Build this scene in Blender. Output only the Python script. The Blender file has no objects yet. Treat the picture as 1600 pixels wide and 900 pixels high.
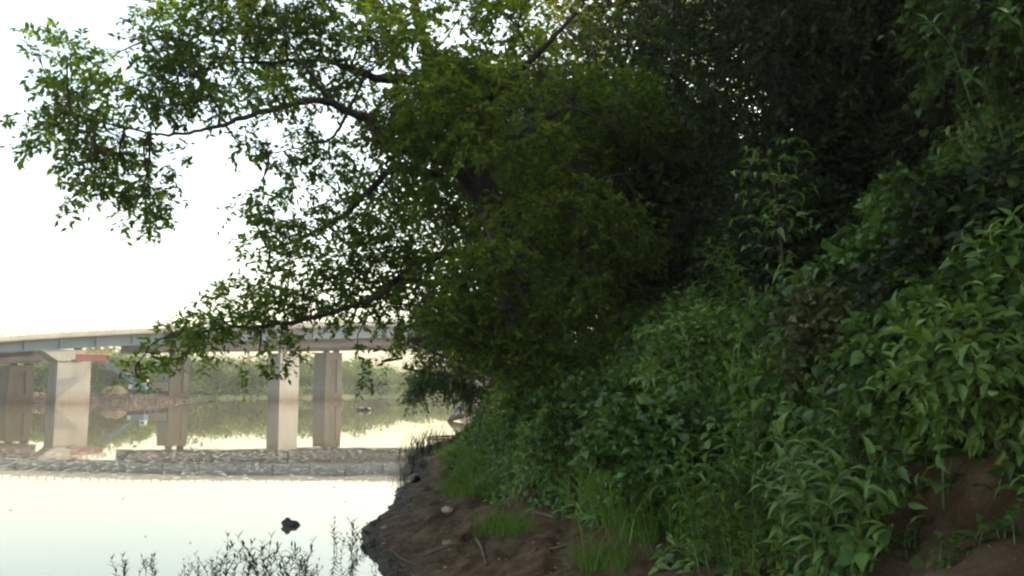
import bpy, math, random
import numpy as np

# ------------------------------------------------------------------ camera, world, sun, exposure
S = bpy.context.scene
COL = S.collection
F = 1385.6                                     # focal length in pixels of the 1600-wide photograph
TILT = math.atan(156 / F)
CAM = np.array([0.0, 0.0, 2.0])
cam_data = bpy.data.cameras.new('camera'); cam = bpy.data.objects.new('camera', cam_data); COL.objects.link(cam)
cam.location = CAM; cam.rotation_euler = (math.pi / 2 + TILT, 0, 0)
cam_data.sensor_width = 36; cam_data.lens = 36 * F / 1600; cam_data.clip_start = 0.05; cam_data.clip_end = 4000
S.camera = cam

SUN_EL, SUN_AZ = math.radians(41), math.radians(63)      # azimuth clockwise from the viewing direction (+Y)
W = bpy.data.worlds.new('World'); S.world = W; W.use_nodes = True
wn = W.node_tree.nodes; wl = W.node_tree.links
sky = wn.new('ShaderNodeTexSky'); sky.sky_type = 'NISHITA'; sky.sun_disc = False
sky.sun_elevation = SUN_EL; sky.sun_rotation = SUN_AZ
sky.air_density = 1.0; sky.dust_density = 4.0; sky.ozone_density = 0.0
wt = wn.new('ShaderNodeMix'); wt.data_type = 'RGBA'; wt.blend_type = 'MULTIPLY'; wt.inputs[0].default_value = 1; wt.inputs[7].default_value = (1.065, 1.0, .79, 1)   # warm humid air
wl.new(sky.outputs[0], wt.inputs[6]); wl.new(wt.outputs[2], wn['Background'].inputs[0]); wn['Background'].inputs[1].default_value = 0.15
sd = bpy.data.lights.new('sun', 'SUN'); sun = bpy.data.objects.new('sun', sd); COL.objects.link(sun)
sd.energy = 2.0; sd.angle = math.radians(0.6); sd.color = (1.0, 0.90, 0.74)
sun.rotation_euler = (math.pi / 2 - SUN_EL, 0, math.pi - SUN_AZ)
S.view_settings.view_transform = 'Standard'; S.view_settings.look = 'None'
S.view_settings.gamma = 1.0; S.view_settings.use_curve_mapping = False
S.view_settings.exposure = 2.15
S.cycles.max_bounces = 8; S.cycles.diffuse_bounces = 4; S.cycles.transmission_bounces = 4
S.cycles.glossy_bounces = 3; S.cycles.transparent_max_bounces = 6; S.cycles.volume_bounces = 0
S.cycles.use_denoising = True
S.cycles.filter_width = 2.3

random.seed(7)
rng = np.random.default_rng(11)

# ------------------------------------------------------------------ small helpers
def at(px, py, Y):
    """point of the ray through a photo pixel at depth Y"""
    x = (px - 800) / F; y = -(py - 450) / F
    d = np.array([x, math.cos(TILT) - y * math.sin(TILT), math.sin(TILT) + y * math.cos(TILT)])
    return CAM + d * (Y / d[1])

def norm(v):
    return v / np.maximum(np.linalg.norm(v, axis=-1, keepdims=True), 1e-9)

def hash2(ix, iy, seed):
    h = (ix.astype(np.int64) * 374761393 + iy.astype(np.int64) * 668265263 + seed * 974711) & 0x7fffffff
    h = ((h ^ (h >> 13)) * 1274126177) & 0x7fffffff
    return ((h ^ (h >> 16)) & 0xffff) / 65535.0

def vnoise(x, y, seed=0):
    x = np.asarray(x, float); y = np.asarray(y, float)
    ix = np.floor(x); iy = np.floor(y); fx = x - ix; fy = y - iy
    fx = fx * fx * (3 - 2 * fx); fy = fy * fy * (3 - 2 * fy)
    a = hash2(ix, iy, seed); b = hash2(ix + 1, iy, seed); c = hash2(ix, iy + 1, seed); d = hash2(ix + 1, iy + 1, seed)
    return (a * (1 - fx) + b * fx) * (1 - fy) + (c * (1 - fx) + d * fx) * fy

def fbm(x, y, seed=0, octaves=4):
    t = 0; amp = 0.5; f = 1.0
    for k in range(octaves):
        t = t + amp * vnoise(np.asarray(x) * f + 17.3 * k, np.asarray(y) * f - 9.1 * k, seed + k); amp *= 0.5; f *= 2.03
    return t

# ------------------------------------------------------------------ materials
def mat(name):
    m = bpy.data.materials.new(name); m.use_nodes = True
    return m, m.node_tree.nodes, m.node_tree.links, m.node_tree.nodes['Principled BSDF']

def ramp(n, stops):
    r = n.new('ShaderNodeValToRGB'); e = r.color_ramp.elements
    while len(e) > 1: e.remove(e[-1])
    e[0].position = stops[0][0]; e[0].color = (*stops[0][1], 1)
    for p, c in stops[1:]:
        q = e.new(p); q.color = (*c, 1)
    return r

def leaf_mat(name, stops, trans=0.4, rough=0.5, spec=0.25, tint=(1.25, 1.3, 0.55), patch=0.0):
    m, n, l, p = mat(name)
    g = n.new('ShaderNodeNewGeometry'); r = ramp(n, stops)
    if patch > 0:
        tc = n.new('ShaderNodeTexCoord'); no = n.new('ShaderNodeTexNoise'); no.inputs['Scale'].default_value = patch
        l.new(tc.outputs['Object'], no.inputs['Vector'])
        mx = n.new('ShaderNodeMath'); mx.operation = 'MULTIPLY_ADD'; mx.inputs[1].default_value = .8; mx.inputs[2].default_value = -0.42
        l.new(no.outputs['Fac'], mx.inputs[0])
        ad = n.new('ShaderNodeMath'); ad.operation = 'ADD'; ad.use_clamp = True
        l.new(g.outputs['Random Per Island'], ad.inputs[0]); l.new(mx.outputs[0], ad.inputs[1]); l.new(ad.outputs[0], r.inputs[0])
    else:
        l.new(g.outputs['Random Per Island'], r.inputs[0])
    l.new(r.outputs[0], p.inputs['Base Color']); p.inputs['Roughness'].default_value = rough
    p.inputs['Specular IOR Level'].default_value = spec
    mulc = n.new('ShaderNodeMix'); mulc.data_type = 'RGBA'; mulc.blend_type = 'MULTIPLY'; mulc.inputs[0].default_value = 1
    l.new(r.outputs[0], mulc.inputs[6]); mulc.inputs[7].default_value = (*tint, 1)
    t = n.new('ShaderNodeBsdfTranslucent'); l.new(mulc.outputs[2], t.inputs[0])
    ms = n.new('ShaderNodeMixShader'); ms.inputs[0].default_value = trans
    l.new(p.outputs[0], ms.inputs[1]); l.new(t.outputs[0], ms.inputs[2]); l.new(ms.outputs[0], n['Material Output'].inputs[0])
    return m

def noise_mat(name, stops, scale=4.0, detail=6, rough=0.85, bump=0.0, bscale=None, spec=0.3, stretch=(1, 1, 1), coord='Object'):
    m, n, l, p = mat(name)
    tc = n.new('ShaderNodeTexCoord'); mp = n.new('ShaderNodeMapping'); mp.inputs['Scale'].default_value = stretch
    l.new(tc.outputs[coord], mp.inputs[0])
    no = n.new('ShaderNodeTexNoise'); no.inputs['Scale'].default_value = scale; no.inputs['Detail'].default_value = detail
    no.inputs['Roughness'].default_value = 0.65
    l.new(mp.outputs[0], no.inputs['Vector']); r = ramp(n, stops); l.new(no.outputs['Fac'], r.inputs[0])
    l.new(r.outputs[0], p.inputs['Base Color']); p.inputs['Roughness'].default_value = rough; p.inputs['Specular IOR Level'].default_value = spec
    if bump:
        nb = n.new('ShaderNodeTexNoise'); nb.inputs['Scale'].default_value = bscale or scale * 4; nb.inputs['Detail'].default_value = 8
        l.new(mp.outputs[0], nb.inputs['Vector']); b = n.new('ShaderNodeBump'); b.inputs['Strength'].default_value = bump
        b.inputs['Distance'].default_value = 0.05
        l.new(nb.outputs['Fac'], b.inputs['Height']); l.new(b.outputs[0], p.inputs['Normal'])
    return m

M = {}
M['maple'] = leaf_mat('maple_leaf', [(0, (.042, .072, .010)), (.45, (.076, .128, .017)), (.700, (.112, .165, .018)), (.702, (.28, .15, .018)), (.707, (.28, .13, .016)), (.709, (.114, .167, .018)), (.82, (.13, .185, .020)), (1, (.17, .205, .024))], .55, .5, .25, (1.3, 1.42, .5), .9)
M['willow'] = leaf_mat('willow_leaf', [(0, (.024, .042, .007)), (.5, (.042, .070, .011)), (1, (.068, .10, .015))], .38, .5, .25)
M['dark'] = leaf_mat('shade_leaf', [(0, (.009, .017, .005)), (.6, (.016, .028, .007)), (.85, (.024, .040, .009)), (1, (.055, .085, .018))], .3, .5, .2)  # canopy shade put into the leaf colour; palest leaves stand for light flecks
M['sunny'] = leaf_mat('sunlit_maple_leaf', [(0, (.07, .10, .010)), (.5, (.13, .165, .015)), (1, (.20, .21, .022))], .6, .5, .25, (1.6, 1.45, .5))  # brighter copy of the maple leaf, sunlight put into its colour
M['vine'] = leaf_mat('vine_leaf', [(0, (.024, .048, .010)), (.4, (.046, .088, .018)), (.55, (.058, .108, .021)), (.552, (.20, .16, .035)), (.562, (.19, .11, .04)), (.564, (.059, .110, .021)), (.8, (.080, .142, .028)), (1, (.14, .20, .048))], .34, .5, .18, patch=.8)
M['herb'] = leaf_mat('herb_leaf', [(0, (.055, .10, .019)), (.5, (.10, .17, .032)), (1, (.16, .23, .058))], .35, .42, .35)
M['broad'] = leaf_mat('broad_leaf', [(0, (.035, .072, .014)), (.5, (.055, .112, .020)), (1, (.095, .165, .034))], .35, .38, .4)
M['grass'] = leaf_mat('grass_blade', [(0, (.06, .11, .014)), (.5, (.10, .18, .022)), (.9, (.15, .24, .035)), (1, (.22, .20, .06))], .4, .45, .3)
M['weed'] = leaf_mat('water_weed_leaf', [(0, (.03, .035, .012)), (.5, (.05, .055, .018)), (1, (.075, .07, .02))], .3, .5, .3)
M['reed'] = leaf_mat('reed_blade', [(0, (.012, .014, .007)), (1, (.028, .030, .013))], .12, .6, .15)
M['far'] = [leaf_mat('far_leaf', [(0, (.038, .066, .016)), (.5, (.064, .104, .024)), (1, (.10, .145, .034))], .3, .6, .2),
            leaf_mat('far_leaf_light', [(0, (.045, .070, .014)), (.5, (.072, .105, .019)), (1, (.11, .14, .028))], .3, .6, .2)]
M['dry'] = leaf_mat('dry_vine_leaf', [(0, (.034, .042, .014)), (.4, (.055, .058, .020)), (.75, (.06, .09, .02)), (1, (.13, .09, .045))], .25, .55, .3)
M['dead'] = leaf_mat('dead_leaf', [(0, (.10, .06, .035)), (.5, (.20, .14, .08)), (.85, (.30, .22, .14)), (1, (.38, .18, .05))], .15, .7, .2)
M['stem'] = noise_mat('green_stem', [(0, (.05, .08, .025)), (1, (.09, .13, .04))], 8, 2, .6)
M['bark'] = noise_mat('bark', [(.3, (.018, .014, .011)), (.55, (.045, .036, .028)), (.75, (.085, .07, .055))], 6, 8, .9, .9, 22, stretch=(1, 1, .35))
M['twig'] = noise_mat('twig_bark', [(.3, (.03, .024, .018)), (.7, (.06, .048, .035))], 9, 4, .9)
M['driftwood'] = noise_mat('driftwood', [(.3, (.05, .035, .025)), (.7, (.14, .10, .07))], 7, 6, .85, .6, 20)
M['stone'] = noise_mat('stone', [(.3, (.20, .15, .10)), (.7, (.36, .28, .20))], 6, 6, .75, .4, 20)
M['darkrock'] = noise_mat('wet_rock', [(.3, (.012, .010, .009)), (.7, (.035, .028, .022))], 9, 6, .45, .6, 25, spec=.5)
M['rubble'] = noise_mat('rubble_rock', [(.3, (.07, .055, .042)), (.5, (.14, .11, .085)), (.7, (.24, .20, .165))], .8, 6, .9, .3, 3)
M['steel'] = noise_mat('painted_steel', [(.3, (.050, .080, .100)), (.7, (.068, .100, .122))], .6, 6, .5, 0, stretch=(1, 1, .4))
M['rust'] = noise_mat('weathered_steel', [(.3, (.05, .043, .040)), (.55, (.075, .064, .060)), (.75, (.10, .087, .08))], .5, 7, .8, 0, stretch=(1, 1, .3))
M['oxide'] = noise_mat('red_oxide_paint', [(.3, (.075, .022, .018)), (.7, (.12, .036, .028))], 1.5, 5, .7)
M['lumber'] = noise_mat('lumber', [(.3, (.16, .095, .055)), (.7, (.25, .155, .09))], 2, 4, .8)
M['white'] = noise_mat('white_paint', [(.3, (.62, .63, .62)), (.7, (.78, .78, .76))], 2, 4, .5)
M['blue'] = noise_mat('blue_paint', [(.3, (.09, .18, .26)), (.7, (.13, .24, .32))], 2, 4, .45)
M['tan'] = noise_mat('sandy_heap', [(.3, (.30, .22, .13)), (.7, (.45, .34, .21))], 1.5, 6, .95, .3, 4)
M['track'] = noise_mat('dark_track', [(.3, (.03, .03, .03)), (.7, (.07, .06, .055))], 3, 4, .8)
M['farland'] = noise_mat('far_bank_grass', [(.3, (.025, .040, .012)), (.5, (.04, .056, .018)), (.7, (.085, .088, .038))], .12, 6, .95)
M['glass'], _n, _l, _p = mat('cab_glass'); _p.inputs['Base Color'].default_value = (.03, .04, .05, 1); _p.inputs['Roughness'].default_value = .1

def concrete(name, cols, stain):
    m, n, l, p = mat(name)
    tc = n.new('ShaderNodeTexCoord'); g = n.new('ShaderNodeNewGeometry')
    n1 = n.new('ShaderNodeTexNoise'); n1.inputs['Scale'].default_value = .7; n1.inputs['Detail'].default_value = 8; n1.inputs['Roughness'].default_value = .7
    mp = n.new('ShaderNodeMapping'); mp.inputs['Scale'].default_value = (1.5, 1.5, .35)
    l.new(g.outputs['Position'], mp.inputs[0]); l.new(mp.outputs[0], n1.inputs['Vector'])
    r = ramp(n, list(zip((.25, .5, .78), cols))); l.new(n1.outputs['Fac'], r.inputs[0])
    sx = n.new('ShaderNodeSeparateXYZ'); l.new(g.outputs['Position'], sx.inputs[0])
    n2 = n.new('ShaderNodeTexNoise'); n2.inputs['Scale'].default_value = 1.3; l.new(g.outputs['Position'], n2.inputs['Vector'])
    ad = n.new('ShaderNodeMath'); ad.operation = 'MULTIPLY_ADD'; ad.inputs[1].default_value = -.8; l.new(n2.outputs['Fac'], ad.inputs[0]); l.new(sx.outputs['Z'], ad.inputs[2])
    rr = ramp(n, [(0, stain), (.4, tuple(.5 + .5 * c for c in stain)), (1, (1, 1, 1))])          # silt stain of past high water
    mr = n.new('ShaderNodeMapRange'); mr.inputs['From Min'].default_value = -.4; mr.inputs['From Max'].default_value = 1.5
    l.new(ad.outputs[0], mr.inputs[0]); l.new(mr.outputs[0], rr.inputs[0])
    mx = n.new('ShaderNodeMix'); mx.data_type = 'RGBA'; mx.blend_type = 'MULTIPLY'; mx.inputs[0].default_value = 1
    l.new(r.outputs[0], mx.inputs[6]); l.new(rr.outputs[0], mx.inputs[7]); l.new(mx.outputs[2], p.inputs['Base Color'])
    p.inputs['Roughness'].default_value = .9
    return m
M['concrete'] = concrete('weathered_concrete', ((.115, .102, .078), (.16, .143, .11), (.205, .185, .145)), (.60, .42, .28))
M['newconcrete'] = concrete('new_concrete', ((.15, .145, .13), (.19, .183, .165), (.23, .222, .20)), (.52, .40, .29))
M['parapet'] = noise_mat('pale_concrete', [(.3, (.17, .165, .14)), (.7, (.24, .23, .20))], .5, 7, .9, 0)

def mud():
    m, n, l, p = mat('river_mud')
    g = n.new('ShaderNodeNewGeometry')
    n1 = n.new('ShaderNodeTexNoise'); n1.inputs['Scale'].default_value = 2.4; n1.inputs['Detail'].default_value = 10; n1.inputs['Roughness'].default_value = .75
    l.new(g.outputs['Position'], n1.inputs['Vector'])
    r = ramp(n, [(.32, (.040, .023, .0115)), (.44, (.11, .065, .034)), (.56, (.175, .110, .062)), (.70, (.27, .18, .11))]); l.new(n1.outputs['Fac'], r.inputs[0])
    sx = n.new('ShaderNodeSeparateXYZ'); l.new(g.outputs['Position'], sx.inputs[0])
    mr = n.new('ShaderNodeMapRange'); mr.inputs['From Min'].default_value = .01; mr.inputs['From Max'].default_value = .10; p.inputs['Specular IOR Level'].default_value = .12
    nz = n.new('ShaderNodeMath'); nz.operation = 'MULTIPLY_ADD'; nz.inputs[1].default_value = -.12; l.new(n1.outputs['Fac'], nz.inputs[0]); l.new(sx.outputs['Z'], nz.inputs[2])
    ad = n.new('ShaderNodeMath'); ad.operation = 'ADD'; ad.inputs[1].default_value = .05; l.new(nz.outputs[0], ad.inputs[0]); l.new(ad.outputs[0], mr.inputs[0])
    mx = n.new('ShaderNodeMix'); mx.data_type = 'RGBA'; l.new(mr.outputs[0], mx.inputs[0]); mx.inputs[6].default_value = (.016, .011, .007, 1); l.new(r.outputs[0], mx.inputs[7])
    l.new(mx.outputs[2], p.inputs['Base Color'])
    m2 = n.new('ShaderNodeMapRange'); m2.inputs['To Min'].default_value = .55; m2.inputs['To Max'].default_value = .88; l.new(mr.outputs[0], m2.inputs[0]); l.new(m2.outputs[0], p.inputs['Roughness'])
    nb = n.new('ShaderNodeTexNoise'); nb.inputs['Scale'].default_value = 9; nb.inputs['Detail'].default_value = 12; nb.inputs['Roughness'].default_value = .7
    l.new(g.outputs['Position'], nb.inputs['Vector'])
    b = n.new('ShaderNodeBump'); b.inputs['Strength'].default_value = 1; b.inputs['Distance'].default_value = .22
    l.new(nb.outputs['Fac'], b.inputs['Height']); l.new(b.outputs[0], p.inputs['Normal'])
    return m
M['mud'] = mud()

def water():
    m, n, l, p = mat('river_water')
    p.inputs['Base Color'].default_value = (.15, .145, .11, 1); p.inputs['Roughness'].default_value = .015; p.inputs['IOR'].default_value = 1.4
    p.inputs['Specular IOR Level'].default_value = .8
    g = n.new('ShaderNodeNewGeometry')
    mp = n.new('ShaderNodeMapping'); mp.inputs['Scale'].default_value = (1, .55, 1); l.new(g.outputs['Position'], mp.inputs[0])
    a = n.new('ShaderNodeTexNoise'); a.inputs['Scale'].default_value = 1.1; a.inputs['Detail'].default_value = 3; l.new(mp.outputs[0], a.inputs['Vector'])
    # riffle: a belt of broken water over the shallows, 19 to 29 m out
    sx = n.new('ShaderNodeSeparateXYZ'); l.new(g.outputs['Position'], sx.inputs[0])
    wob = n.new('ShaderNodeTexNoise'); wob.inputs['Scale'].default_value = .25; l.new(g.outputs['Position'], wob.inputs['Vector'])
    yy = n.new('ShaderNodeMath'); yy.operation = 'MULTIPLY_ADD'; yy.inputs[1].default_value = 5; l.new(wob.outputs['Fac'], yy.inputs[0]); l.new(sx.outputs['Y'], yy.inputs[2])
    belt = ramp(n, [(0, (0, 0, 0)), (.15, (1, 1, 1)), (.75, (1, 1, 1)), (1, (0, 0, 0))])
    mr = n.new('ShaderNodeMapRange'); mr.inputs['From Min'].default_value = 21.5; mr.inputs['From Max'].default_value = 33; l.new(yy.outputs[0], mr.inputs[0]); l.new(mr.outputs[0], belt.inputs[0])
    b = n.new('ShaderNodeTexNoise'); b.inputs['Scale'].default_value = 9; b.inputs['Detail'].default_value = 2
    mp2 = n.new('ShaderNodeMapping'); mp2.inputs['Scale'].default_value = (1, .3, 1); l.new(g.outputs['Position'], mp2.inputs[0]); l.new(mp2.outputs[0], b.inputs['Vector'])
    spots = ramp(n, [(.60, (0, 0, 0)), (.66, (1, 1, 1))]); l.new(b.outputs['Fac'], spots.inputs[0])
    bm = n.new('ShaderNodeMath'); bm.operation = 'MULTIPLY'; l.new(spots.outputs[0], bm.inputs[0]); l.new(belt.outputs[0], bm.inputs[1])
    p.inputs['Base Color'].default_value = (.10, .09, .066, 1); p.inputs['Specular IOR Level'].default_value = 0; p.inputs['Roughness'].default_value = .6
    gl = n.new('ShaderNodeBsdfGlossy'); gl.inputs['Roughness'].default_value = .015; gl.inputs['Color'].default_value = (1, .99, .965, 1)
    fr = n.new('ShaderNodeFresnel'); fr.inputs['IOR'].default_value = 1.75; ms = n.new('ShaderNodeMixShader')
    l.new(fr.outputs[0], ms.inputs[0]); l.new(p.outputs[0], ms.inputs[1]); l.new(gl.outputs[0], ms.inputs[2]); l.new(ms.outputs[0], n['Material Output'].inputs[0])
    b1 = n.new('ShaderNodeBump'); b1.inputs['Strength'].default_value = 1; b1.inputs['Distance'].default_value = .0012; l.new(a.outputs['Fac'], b1.inputs['Height'])
    b2 = n.new('ShaderNodeBump'); b2.inputs['Strength'].default_value = 1; b2.inputs['Distance'].default_value = .022
    l.new(bm.outputs[0], b2.inputs['Height']); l.new(b1.outputs[0], b2.inputs['Normal']); l.new(b2.outputs[0], gl.inputs['Normal'])
    return m
M['water'] = water()

# ------------------------------------------------------------------ mesh building
def link_mesh(name, me, material=None, parent=None):
    o = bpy.data.objects.new(name, me); COL.objects.link(o)
    if material is not None and not me.materials:
        me.materials.append(material)
    if parent is not None: o.parent = parent
    return o

def np_mesh(name, V, Fc, smooth=False, mats=None, midx=None):
    """V (n,3), Fc (m,k) all the same size"""
    V = np.asarray(V, np.float32); Fc = np.asarray(Fc, np.int32); m, k = Fc.shape
    me = bpy.data.meshes.new(name)
    me.vertices.add(len(V)); me.vertices.foreach_set('co', V.ravel())
    me.loops.add(m * k); me.loops.foreach_set('vertex_index', Fc.ravel())
    me.polygons.add(m); me.polygons.foreach_set('loop_start', np.arange(m, dtype=np.int32) * k)
    if mats:
        for q in mats: me.materials.append(q)
    if midx is not None: me.polygons.foreach_set('material_index', np.asarray(midx, np.int32))
    me.polygons.foreach_set('use_smooth', np.full(m, bool(smooth)))
    me.update(calc_edges=True); me.validate()
    return me

def tpl(us, ws, fold=.12, arch=0.0):
    """leaf template: midrib plus two rows of edge points. us inner stations, ws half widths (of a width of 1)"""
    V = [(0, 0, 0, 0)]; Fc = []
    def h(u): return arch * (u - u * u) * 1.6 - arch * .8 * u * u
    for u, w in zip(us, ws):
        V += [(u, 0, h(u), 0), (u, w, h(u), fold * w), (u, -w, h(u), fold * w)]
    V.append((1, 0, h(1), 0)); T = len(V) - 1
    Fc += [(0, 1, 2), (0, 3, 1)]
    for i in range(len(us) - 1):
        a = 1 + 3 * i; b = a + 3
        Fc += [(a, b, a + 1), (a + 1, b, b + 1), (a, a + 2, b), (a + 2, b + 2, b)]
    a = 1 + 3 * (len(us) - 1)
    Fc += [(a, T, a + 1), (a, a + 2, T)]
    return np.array(V, float), np.array(Fc)

T_SMALL = (np.array([(0, 0, 0, 0), (.45, .5, 0, .2), (.45, -.5, 0, .2), (1, 0, -.04, 0)], float), np.array([(0, 3, 1), (0, 2, 3)]))
T_LANCE = tpl([.2, .5, .8], [.36, .5, .24], .5, .22)
T_LANCE2 = tpl([.15, .4, .7], [.38, .5, .28], .5, .45)
T_HEART = tpl([.04, .25, .55, .82], [.30, .52, .38, .16], .22, .25)
T_LOBED = tpl([.08, .22, .34, .5, .62, .82], [.22, .5, .3, .46, .22, .16], .15, .2)
T_BLADE = tpl([.1, .35, .65, .88], [.45, .5, .38, .2], .3, .32)

def leaf_arrays(P, D, N, L, Wd, T):
    """leaves at P pointing along D with face normal near N"""
    V0, F0 = T
    D = norm(D); B = norm(np.cross(N, D)); N2 = np.cross(D, B)
    L = np.asarray(L, float)[:, None, None]; Wd = np.asarray(Wd, float)[:, None, None]
    V = P[:, None, :] + D[:, None, :] * V0[None, :, 0:1] * L + B[:, None, :] * V0[None, :, 1:2] * Wd + N2[:, None, :] * (V0[None, :, 2:3] * L + V0[None, :, 3:4] * Wd)
    n, k = len(P), len(V0)
    Fc = F0[None] + (np.arange(n) * k)[:, None, None]
    return V.reshape(-1, 3), Fc.reshape(-1, 3)

def prisms(A, B, ra, rb):
    """three-sided thin sticks from A to B"""
    A = np.asarray(A, float); B = np.asarray(B, float); d = norm(B - A)
    up = np.where(np.abs(d[:, 2:3]) > .9, np.array([[1., 0, 0]]), np.array([[0, 0, 1.]]))
    u = norm(np.cross(d, up)); v = np.cross(d, u)
    V = []
    for (C, r) in ((A, ra), (B, rb)):
        r = np.broadcast_to(np.asarray(r, float), (len(A),))[:, None]
        for k in range(3):
            a = 2 * math.pi * k / 3
            V.append(C + (u * math.cos(a) + v * math.sin(a)) * r)
    V = np.stack(V, 1)
    F0 = np.array([(0, 1, 4), (0, 4, 3), (1, 2, 5), (1, 5, 4), (2, 0, 3), (2, 3, 5)])
    return V.reshape(-1, 3), (F0[None] + (np.arange(len(A)) * 6)[:, None, None]).reshape(-1, 3)

def join(parts):
    Vs, Fs, Ms = [], [], []; o = 0
    for V, Fc, mi in parts:
        Vs.append(V); Fs.append(Fc + o); Ms.append(np.full(len(Fc), mi)); o += len(V)
    return np.concatenate(Vs), np.concatenate(Fs), np.concatenate(Ms)

def smooth_path(pts, n=8):
    pts = np.array(pts, float); P = np.vstack([2 * pts[0] - pts[1], pts, 2 * pts[-1] - pts[-2]]); out = []
    for i in range(1, len(P) - 2):
        for k in range(n):
            t = k / n
            out.append(.5 * ((2 * P[i]) + (P[i + 1] - P[i - 1]) * t + (2 * P[i - 1] - 5 * P[i] + 4 * P[i + 1] - P[i + 2]) * t * t + (3 * P[i] - P[i - 1] - 3 * P[i + 1] + P[i + 2]) * t ** 3))
    out.append(P[-2]); return np.array(out)

def tube(path, radii, sides=8, wob=.08):
    path = np.asarray(path, float); n = len(path)
    radii = np.interp(np.linspace(0, 1, n), np.linspace(0, 1, len(radii)), radii)
    d = norm(np.gradient(path, axis=0)); ref = np.array([.3, .9, .1]); V = []
    for i in range(n):
        u = np.cross(d[i], ref); u /= max(np.linalg.norm(u), 1e-6); v = np.cross(d[i], u)
        for k in range(sides):
            a = 2 * math.pi * k / sides
            V.append(path[i] + (u * math.cos(a) + v * math.sin(a)) * radii[i] * (1 + wob * (random.random() * 2 - 1)))
    Fc = []
    for i in range(n - 1):
        for k in range(sides):
            a = i * sides + k; b = i * sides + (k + 1) % sides
            Fc += [(a, b, b + sides), (a, b + sides, a + sides)]
    V.append(path[0]); V.append(path[-1]); q = n * sides
    for k in range(sides):
        Fc.append((q, (k + 1) % sides, k)); Fc.append((q + 1, (n - 1) * sides + k, (n - 1) * sides + (k + 1) % sides))
    return np.array(V), np.array(Fc)

def tube_obj(name, path, radii, material, parent=None, sides=8, wob=.08):
    V, Fc = tube(path, radii, sides, wob)
    return link_mesh(name, np_mesh(name, V, Fc, True), material, parent)

def boxes(name, items, material, parent=None):
    """items: 8-corner arrays (bottom ring then top ring)"""
    V = np.concatenate([np.array(b, float) for b in items]); F0 = np.array([(0, 3, 2, 1), (4, 5, 6, 7), (0, 1, 5, 4), (1, 2, 6, 5), (2, 3, 7, 6), (3, 0, 4, 7)])
    Fc = np.concatenate([F0 + 8 * i for i in range(len(items))])
    return link_mesh(name, np_mesh(name, V, Fc), material, parent)

def obox(c, hx, hy, z0, z1, yaw=0.0, taper=1.0):
    """box corners: centre c (x,y), half sizes, turned by yaw; taper shrinks the top"""
    ca, sa = math.cos(yaw), math.sin(yaw); out = []
    for z, t in ((z0, 1), (z1, taper)):
        for sx, sy in ((-1, -1), (1, -1), (1, 1), (-1, 1)):
            x, y = sx * hx * t, sy * hy * t
            out.append((c[0] + x * ca - y * sa, c[1] + x * sa + y * ca, z))
    return out

def empty(name, loc, label, cat, group=None, rz=0):
    o = bpy.data.objects.new(name, None); COL.objects.link(o); o.location = loc; o.rotation_euler = (0, 0, rz)
    o.empty_display_size = .2
    tag(o, label, cat, group); return o

def tag(o, label=None, cat=None, group=None, kind=None):
    if label: o['label'] = label
    if cat: o['category'] = cat
    if group: o['group'] = group
    if kind: o['kind'] = kind
    return o

def unparent_shift(o, root):
    """meshes are written in world space: shift the child so that it stays put under its root"""
    o.parent = root; o.location = -root.location

def dup(root, loc, rz, s=1.0, label=None, group=None, tilt=(0, 0)):
    r = root.copy(); COL.objects.link(r); r.location = loc; r.rotation_euler = (tilt[0], tilt[1], rz); r.scale = (s, s, s)
    if label: r['label'] = label
    if group: r['group'] = group
    for ch in list(root.children):
        c = ch.copy(); COL.objects.link(c); c.parent = r
        for gch in list(ch.children):
            d = gch.copy(); COL.objects.link(d); d.parent = c
    return r

# ------------------------------------------------------------------ the terrain
SH_Y = [-60, -10, 0, 5, 8, 9.8, 11.4, 13, 15, 19, 24, 30, 38, 47, 60, 80, 120, 200, 400]
SH_X = [2, .3, -.3, -.9, -1.2, -1.42, -1.85, -2.08, -2.02, -2.15, -2.5, -2.9, -2.2, -1.6, -.9, 0, 4, 14, 60]
PR_S = [-40, -8, -3, -1, 0, 1.0, 1.8, 3, 4.5, 6, 8, 12, 20, 45, 120]
PR_Z = [-3, -2.6, -1.2, -.3, 0, .24, .5, 1.15, 2.25, 2.9, 3.6, 6.6, 11, 17, 24]
def shore(Y): return np.interp(Y, SH_Y, SH_X) + .22 * (vnoise(np.asarray(Y) * .9, 0 * np.asarray(Y), 5) - .5) + .09 * (vnoise(np.asarray(Y) * 2.6, 0 * np.asarray(Y), 6) - .5)
def terrain(X, Y):
    X = np.asarray(X, float); Y = np.asarray(Y, float)
    s = X - shore(Y); z = np.interp(s, PR_S, PR_Z)
    z = z + np.clip((9 - Y) / 4, 0, 1) * np.clip(s - 2.6, 0, 4) * .42                 # the bank is steeper where it comes near
    k = np.clip((s + .3) / 1.5, 0, 1)
    z = z + k * (.20 * (fbm(X * .8, Y * .8, 3) - .47) + .10 * (fbm(X * 2.6, Y * 2.6, 9, 4) - .47)) + .11 * np.clip(s + .35, 0, .6) * (fbm(X * 6, Y * 3.2, 21, 5) - .45) + .12 * np.clip(s - .1, 0, .8) * (np.clip(vnoise(X * 2.2 - .5 * Y, Y * .9 + X, 29), .42, .58) - .5) * 4 + .09 * np.clip(s, 0, 1) * (np.abs(vnoise(X * 3.1 + .6 * Y, Y * 1.1 - .8 * X, 27) - .5) * 2 - .4)
    lip = np.clip(1 - np.abs(s - .08) / .12, 0, 1)
    return z + lip * .03
def ground_hit(px, py, ymax=60, y0=2.0):
    Y = y0
    while Y < ymax:
        p = at(px, py, Y)
        if p[2] <= float(terrain(p[0], p[1])): return p
        Y += .04
    return at(px, py, ymax)

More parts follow.
